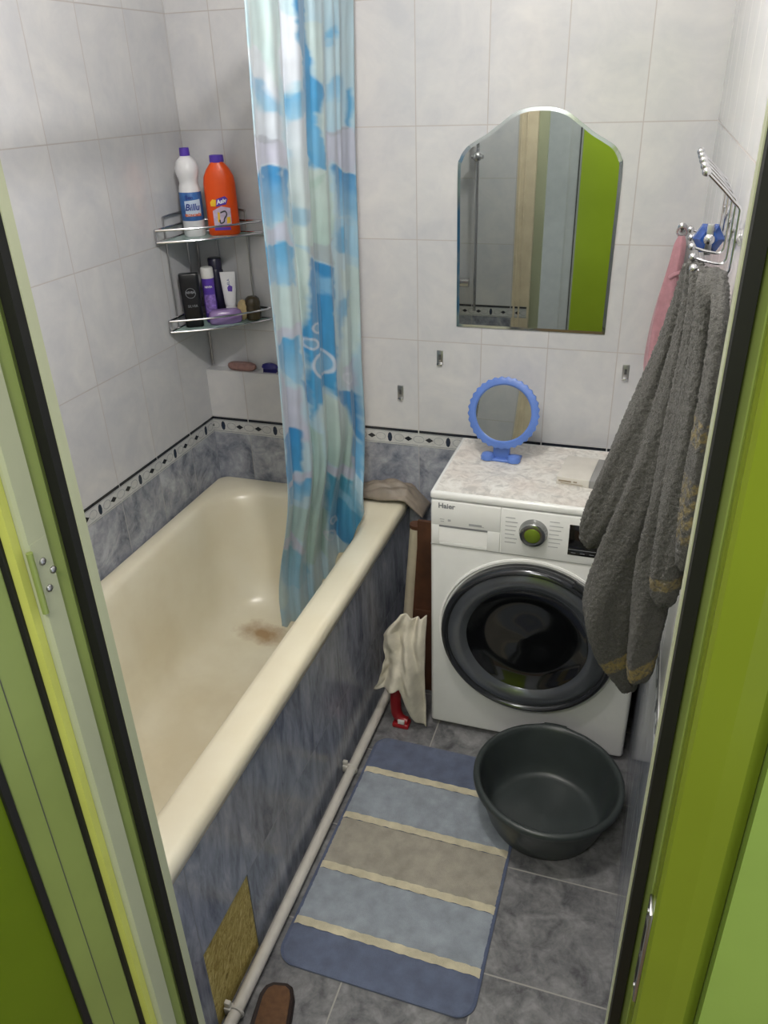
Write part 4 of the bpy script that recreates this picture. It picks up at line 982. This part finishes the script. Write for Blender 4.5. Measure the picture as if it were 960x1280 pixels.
# lilac scrubber close to the door
M['lilac'] = plain('lilac_scrubber', (176, 178, 212), 0.4, var=0.06, trans=0.2)
lc = thing('scrubber', 'pale lilac scrubber hanging on the right wall beside the door frame', 'scrubber', (1.507, -1.40, 1.600))
b = MB(); b.sphere((0, 0, 0), 0.030, 0, (0.20, 0.8, 1.0)); b.build('pad', M['lilac'], lc)
b = MB(); b.tube(catmull([(0, 0, 0.028), (0.002, 0, 0.045), (0.005, 0, 0.055)], 4), 0.0012, 6); b.build('loop', M['white_plastic'], lc)

# ------------------------------------------------------------------ dark basin on the floor
M['basin'] = plain('basin_plastic', (54, 60, 60), 0.34, var=0.08, scale=10)
bs = thing('wash_basin', 'round dark grey plastic basin standing on the floor before the washing machine', 'basin', (1.303, -0.738, 0.0125), (0, math.radians(1.2), math.radians(8)))
b = MB(); n = 96
def bl(r_, z_, ear=0.0, oct_=0.0):
    lp = []
    for k in range(n):
        a_ = 2 * PI * k / n
        e_ = 0
        for c_, w_ in ((math.radians(84), 0.20), (math.radians(84), 0.20)):
            dd = abs((a_ - c_ + PI) % (2 * PI) - PI); e_ += 0.5 * math.exp(-(dd / w_) ** 4)
        rr = r_ + ear * e_ - oct_ * 0.5 * (1 - math.cos(8 * a_)) * 0.004
        lp.append(Vector((rr * math.cos(a_), rr * math.sin(a_), z_)))
    return lp
L = [bl(0.128, 0.004), bl(0.136, 0.0), bl(0.146, 0.004), bl(0.158, 0.03), bl(0.172, 0.075), bl(0.184, 0.120), bl(0.187, 0.135), bl(0.197, 0.137, 0.004), bl(0.201, 0.141, 0.005), bl(0.201, 0.152, 0.005), bl(0.198, 0.157, 0.005), bl(0.190, 0.159, 0.005), bl(0.185, 0.156, 0.003), bl(0.181, 0.145), bl(0.172, 0.095), bl(0.160, 0.045), bl(0.150, 0.016), bl(0.142, 0.009), bl(0.130, 0.0075), bl(0.080, 0.0085), bl(0.020, 0.010), bl(0.008, 0.0125), bl(0.002, 0.0130)]
b.loops(L); b.build('bowl', M['basin'], bs, angle=0.9)
for c_ in (84,):
    b = MB()
    arc = [(0.2035 * math.cos(math.radians(c_ + q)), 0.2035 * math.sin(math.radians(c_ + q)), 0.150) for q in range(-9, 10, 3)]
    b.tube(arc, 0.0065, 10)
    b.build('grip', M['basin'], bs)

# ------------------------------------------------------------------ striped bath mat
MATX0, MATX1, MATY0, MATY1 = 0.757, 1.236, -1.333, -0.566
mt = thing('bath_mat', 'striped blue, cream and beige bath mat lying on the grey floor tiles', 'bath mat', ((MATX0 + MATX1) / 2, (MATY0 + MATY1) / 2, 0), (0, 0, math.radians(-0.3)))
bands = [(-0.566, -0.699, 'mat_blue'), (-0.699, -0.721, 'mat_cream'), (-0.721, -0.876, 'mat_light'), (-0.876, -0.898, 'mat_cream'), (-0.898, -1.046, 'mat_beige'), (-1.046, -1.068, 'mat_cream'), (-1.068, -1.212, 'mat_light'), (-1.212, -1.234, 'mat_cream'), (-1.234, -1.333, 'mat_blue')]
for nme, c_ in (('mat_blue', (94, 103, 126)), ('mat_cream', (200, 192, 166)), ('mat_light', (146, 154, 163)), ('mat_beige', (158, 153, 141)), ('mat_edge', (82, 92, 118))):
    M[nme] = plain(nme, c_, 0.95, var=0.10, scale=28, bump=0.8, bscale=500, sheen=0.25)
cx0, cy0 = (MATX0 + MATX1) / 2, (MATY0 + MATY1) / 2
MR = 0.045
def xlim(y_):
    if y_ > MATY1 - MR: dd = y_ - (MATY1 - MR)
    elif y_ < MATY0 + MR: dd = (MATY0 + MR) - y_
    else: return 0.0
    return MR - math.sqrt(max(MR * MR - dd * dd, 0))
for (ya, yb_, mm) in bands:
    b = MB((cx0, cy0, 0)); ns = max(2, int(abs(yb_ - ya) / 0.006)); nx = 36
    raised = mm == 'mat_cream'
    grid = []
    for i in range(ns + 1):
        y_ = ya + (yb_ - ya) * i / ns; ins = xlim(y_) + 0.004; row = []
        for j in range(nx + 1):
            x_ = MATX0 + ins + (MATX1 - MATX0 - 2 * ins) * j / nx
            h_ = 0.0092 + (0.0016 if raised else 0.0) + random.uniform(-0.0007, 0.0007)
            ed = min(j, nx - j) / nx
            if ed == 0: h_ = 0.0058
            if (i == 0 and ya == MATY1) or (i == ns and yb_ == MATY0): h_ = 0.0058
            wob = 0.0012 * math.sin(x_ * 160 + i) if 0 < i < ns or raised else 0
            row.append(b.v((x_, y_ + (wob if raised else 0), h_)))
        grid.append(row)
    for i in range(ns):
        for j in range(nx): b.face([grid[i][j], grid[i + 1][j], grid[i + 1][j + 1], grid[i][j + 1]])
    b.build('stripe', M[mm], mt)
b = MB((cx0, cy0, 0)); b.loops([rrect(MATX0, MATX1, MATY0, MATY1, MR, 0.0005), rrect(MATX0, MATX1, MATY0, MATY1, MR, 0.0055), rrect(MATX0 + 0.004, MATX1 - 0.004, MATY0 + 0.004, MATY1 - 0.004, MR, 0.0068)]); b.build('backing', M['mat_edge'], mt)

# ------------------------------------------------------------------ brown slipper, heel towards the mat
M['insole'] = plain('brown_insole', (92, 64, 40), 0.8, var=0.12, scale=70, bump=0.3, bscale=300)
M['slipper_dark'] = plain('dark_slipper', (34, 22, 20), 0.7, var=0.1)
sl = thing('slipper', 'brown slipper with a dark rim on the floor beside the bath mat corner', 'slipper', (0.820, -1.487, 0), (0, 0, math.radians(12)))
def sole(y_):
    # half widths left, right along the length (heel at +Y)
    pts = [(-0.165, 0.012, 0.012), (-0.155, 0.030, 0.030), (-0.12, 0.044, 0.042), (-0.06, 0.047, 0.044), (0.0, 0.040, 0.036), (0.05, 0.037, 0.034), (0.075, 0.035, 0.033), (0.092, 0.027, 0.026), (0.100, 0.014, 0.014)]
    ys = [p[0] for p in pts]; return 1.16 * np.interp(y_, ys, [p[1] for p in pts]), 1.16 * np.interp(y_, ys, [p[2] for p in pts])
ys = [-0.165, -0.160, -0.150, -0.135, -0.115, -0.09, -0.06, -0.03, 0, 0.03, 0.055, 0.072, 0.084, 0.092, 0.097, 0.100]
def outline(s_): return [(sole(y_)[1] * s_, y_ * (1 if s_ == 1 else 0.94)) for y_ in ys] + [(-sole(y_)[0] * s_, y_ * (1 if s_ == 1 else 0.94)) for y_ in reversed(ys)]
o1, o2 = outline(1.0), outline(0.80)
b = MB(); b.loops([[Vector((p[0] * .97, p[1] * .985, 0)) for p in o1], [Vector((p[0], p[1], 0.006)) for p in o1], [Vector((p[0], p[1], 0.026)) for p in o1], [Vector((p[0] * .95, p[1] * .975, 0.029)) for p in o1], [Vector((p[0], p[1], 0.0265)) for p in o2]]); b.build('sole', M['slipper_dark'], sl, angle=0.6)
b = MB(); b.loops([[Vector((p[0], p[1], 0.0255)) for p in o2], [Vector((p[0] * .97, p[1] * .985, 0.0285)) for p in o2]]); b.build('insole', M['insole'], sl, angle=0.6)
b = MB(); L = []
for y_ in (-0.160, -0.14, -0.11, -0.08, -0.05, -0.028):
    l_, r_ = sole(y_); hh = 0.030 + 0.034 * min(1, (y_ + 0.17) / 0.09)
    L.append([Vector((-l_ * 1.03 + (l_ + r_) * 1.03 * (k / 14), y_ - 0.012 * math.sin(PI * k / 14), 0.018 + hh * math.sin(PI * k / 14) ** 0.7)) for k in range(15)])
b.loops(L, closed=False, cap0=False, cap1=False); up = b.build('upper', M['slipper_dark'], sl, angle=3)
md = up.modifiers.new('thick', 'SOLIDIFY'); md.thickness = 0.004; md.offset = -1

# ------------------------------------------------------------------ the gap between tub and machine
M['brown_board'] = plain('brown_board', (78, 48, 30), 0.6, var=0.2, scale=14)
br = thing('wooden_board', 'dark brown wooden board standing upright in the gap beside the washing machine', 'board', (0.83, -0.30, 0))
b = MB(); b.prism([(-0.050, 0.0), (0.062, 0.0), (0.062, 0.655), (-0.010, 0.655), (-0.012, 0.56)], lambda u_, v_, d_: Vector((u_, d_, v_)), -0.006, 0.006); b.build('panel', M['brown_board'], br)
b = MB(); b.box(-0.020, 0.060, -0.009, -0.0062, 0.30, 0.33, bev=0.001); b.build('batten', M['brown_board'], br)
M['roll'] = plain('cream_roll', (190, 180, 156), 0.7, var=0.06)
rl = thing('paper_roll', 'cream coloured roll with a brown end leaning between tub and washing machine', 'roll', (0.790, -0.250, 0.0))
b = MB(); b.tube([(-0.040, 0.0, 0.0), (-0.015, 0.0, 0.3), (0.010, 0.0, 0.600)], 0.020, 20); b.build('tube', M['roll'], rl)
b = MB(); b.tube([(0.0101, 0.0, 0.6005), (0.011, 0.0, 0.612)], 0.0215, 20); b.build('end_cap', M['brown_board'], rl)

# white cloth hanging crumpled in the gap, red handle below it
M['rag'] = plain('white_cloth', (206, 200, 184), 0.9, var=0.06, scale=30, bump=0.5, bscale=260)
NVc, NUc = 60, 48; vs = []; org = Vector((0.83, -0.50, 0.0))
for i in range(NVc + 1):
    v_ = i / NVc
    for j in range(NUc + 1):
        u_ = j / NUc
        xl = np.interp(v_, [0, 0.12, 0.22, 0.5, 0.8, 1.0], [0.812, 0.786, 0.766, 0.771, 0.750, 0.727])
        x_ = xl + (0.8955 - xl) * u_ + 0.0015 * math.sin(v_ * 31 + u_ * 3) * (1 - u_)
        ztop_ = 0.432 + 0.010 * math.sin(u_ * 7 + 0.5) - 0.02 * max(0, 0.15 - u_) / 0.15
        zbot_ = np.interp(u_, [0, 0.3, 0.56, 0.68, 0.82, 1.0], [0.133, 0.172, 0.192, 0.105, 0.045, 0.012])
        z_ = ztop_ + (zbot_ - ztop_) * v_
        y_ = -0.505 - 0.012 * math.sin(u_ * 8 + v_ * 4) - 0.008 * math.sin(u_ * 17 - v_ * 6) - 0.030 * math.sin(PI * min(1, u_ * 1.05)) * (0.4 + 0.6 * v_) + 0.0015 * math.sin(v_ * 27 + u_ * 6) + 0.03 * (1 - v_) ** 4
        vs.append(Vector((x_, y_, z_)) - org)
me = bpy.data.meshes.new('cloth_rag'); me.from_pydata([tuple(p) for p in vs], [], [(i * (NUc + 1) + j, i * (NUc + 1) + j + 1, (i + 1) * (NUc + 1) + j + 1, (i + 1) * (NUc + 1) + j) for i in range(NVc) for j in range(NUc)])
me.materials.append(M['rag']); me.polygons.foreach_set('use_smooth', [True] * len(me.polygons))
rag = bpy.data.objects.new('cloth_rag', me); COL.objects.link(rag); rag.location = org
md = rag.modifiers.new('thick', 'SOLIDIFY'); md.thickness = 0.003
tag(rag, 'crumpled white cloth hanging down between the tub and the washing machine', 'cloth')
M['red'] = plain('dark_red_plastic', (150, 26, 34), 0.3, var=0.1)
rd = thing('red_scraper', 'dark red plastic handle poking out below the white cloth', 'handle', (0.805, -0.478, 0))
b = MB(); b.tube(catmull([(-0.006, 0.010, 0.200), (-0.010, 0.006, 0.150), (-0.014, 0.000, 0.090), (-0.008, -0.010, 0.045), (0.012, -0.016, 0.026), (0.030, -0.016, 0.022)], 5), [0.0165] * 8 + [0.0175] * 10 + [0.0155] * 8, 14); b.build('grip', M['red'], rd)
b = MB(); b.box(-0.018, 0.036, -0.034, 0.004, 0.0, 0.018, bev=0.005, seg=3); b.build('foot', M['red'], rd)
b = MB(); b.box(0.002, 0.024, -0.0365, -0.030, 0.022, 0.038, bev=0.002); b.build('tag', M['white_plastic'], rd)

# folded grey-brown bag over the back corner of the tub
M['bag'] = plain('grey_brown_bag', (138, 128, 116), 0.45, var=0.14, scale=16)
NB = 46; vs = []; org = Vector((0.67, -0.07, 0.60))
for i in range(NB + 1):
    for j in range(NB + 1):
        s_, r_ = i / NB, j / NB
        x_ = 0.530 + 0.250 * s_; y_ = -0.125 + 0.118 * r_ + 0.012 * s_
        h_ = 0.006 + 0.034 * (math.sin(PI * s_) ** 0.6) * (math.sin(PI * min(1, r_ * 1.1)) ** 0.6 if r_ < 0.9 else 0.2)
        h_ += 0.012 * abs(math.sin(s_ * 9 + r_ * 5)) * math.sin(PI * s_) * math.sin(PI * r_) + 0.009 * abs(math.sin(s_ * 5 - r_ * 13 + 1)) * math.sin(PI * s_)
        z_ = 0.599 + h_
        if x_ > 0.720: z_ -= min(0.05, (x_ - 0.720) * 0.8)
        vs.append(Vector((x_, min(y_, -0.004), z_)) - org)
me = bpy.data.meshes.new('plastic_bag'); me.from_pydata([tuple(p) for p in vs], [], [(i * (NB + 1) + j, i * (NB + 1) + j + 1, (i + 1) * (NB + 1) + j + 1, (i + 1) * (NB + 1) + j) for i in range(NB) for j in range(NB)])
me.materials.append(M['bag']); me.polygons.foreach_set('use_smooth', [True] * len(me.polygons))
bag = bpy.data.objects.new('plastic_bag', me); COL.objects.link(bag); bag.location = org
md = bag.modifiers.new('thick', 'SOLIDIFY'); md.thickness = 0.002
tag(bag, 'folded grey brown bag lying on the far corner of the bathtub rim', 'bag')

# ------------------------------------------------------------------ shower rail and mixer on the door wall (seen in the mirror)
sr = thing('shower_rail', 'chrome shower rail on the tiled wall reflected at the left of the wall mirror', 'shower rail', (0.56, -1.705, 1.0))
SO = (0.56, -1.705, 1.0)
b = MB(SO); b.tube([(0.56, -1.665, 0.80), (0.56, -1.665, 1.75)], 0.0075, 12); b.build('pipe', M['chrome'], sr)
b = MB(SO)
b.tube([(0.56, -1.704, 1.52), (0.56, -1.655, 1.52)], 0.012, 14); b.sphere((0.56, -1.650, 1.52), 0.022); b.tube([(0.535, -1.655, 1.52), (0.590, -1.645, 1.52)], 0.009, 10); b.build('bracket', M['chrome'], sr)
mx = thing('bath_mixer', 'white and chrome bath tap on the door wall above the tub', 'tap', (0.46, -1.705, 0.94))
b = MB(); b.tube([(-0.07, 0.045, 0.0), (0.07, 0.045, 0.0)], 0.022, 16); b.tube([(0, 0.0, 0), (0, 0.05, 0)], 0.016, 14); b.build('valve_body', M['chrome'], mx)
b = MB(); b.tube(catmull([(0, 0.05, -0.01), (0, 0.09, -0.005), (0, 0.15, -0.02), (0, 0.165, -0.045)], 5), 0.011, 12); b.build('spout', M['chrome'], mx)
b = MB(); b.box(-0.018, 0.018, 0.02, 0.075, 0.022, 0.055, bev=0.006); b.build('lever', M['white_plastic'], mx)
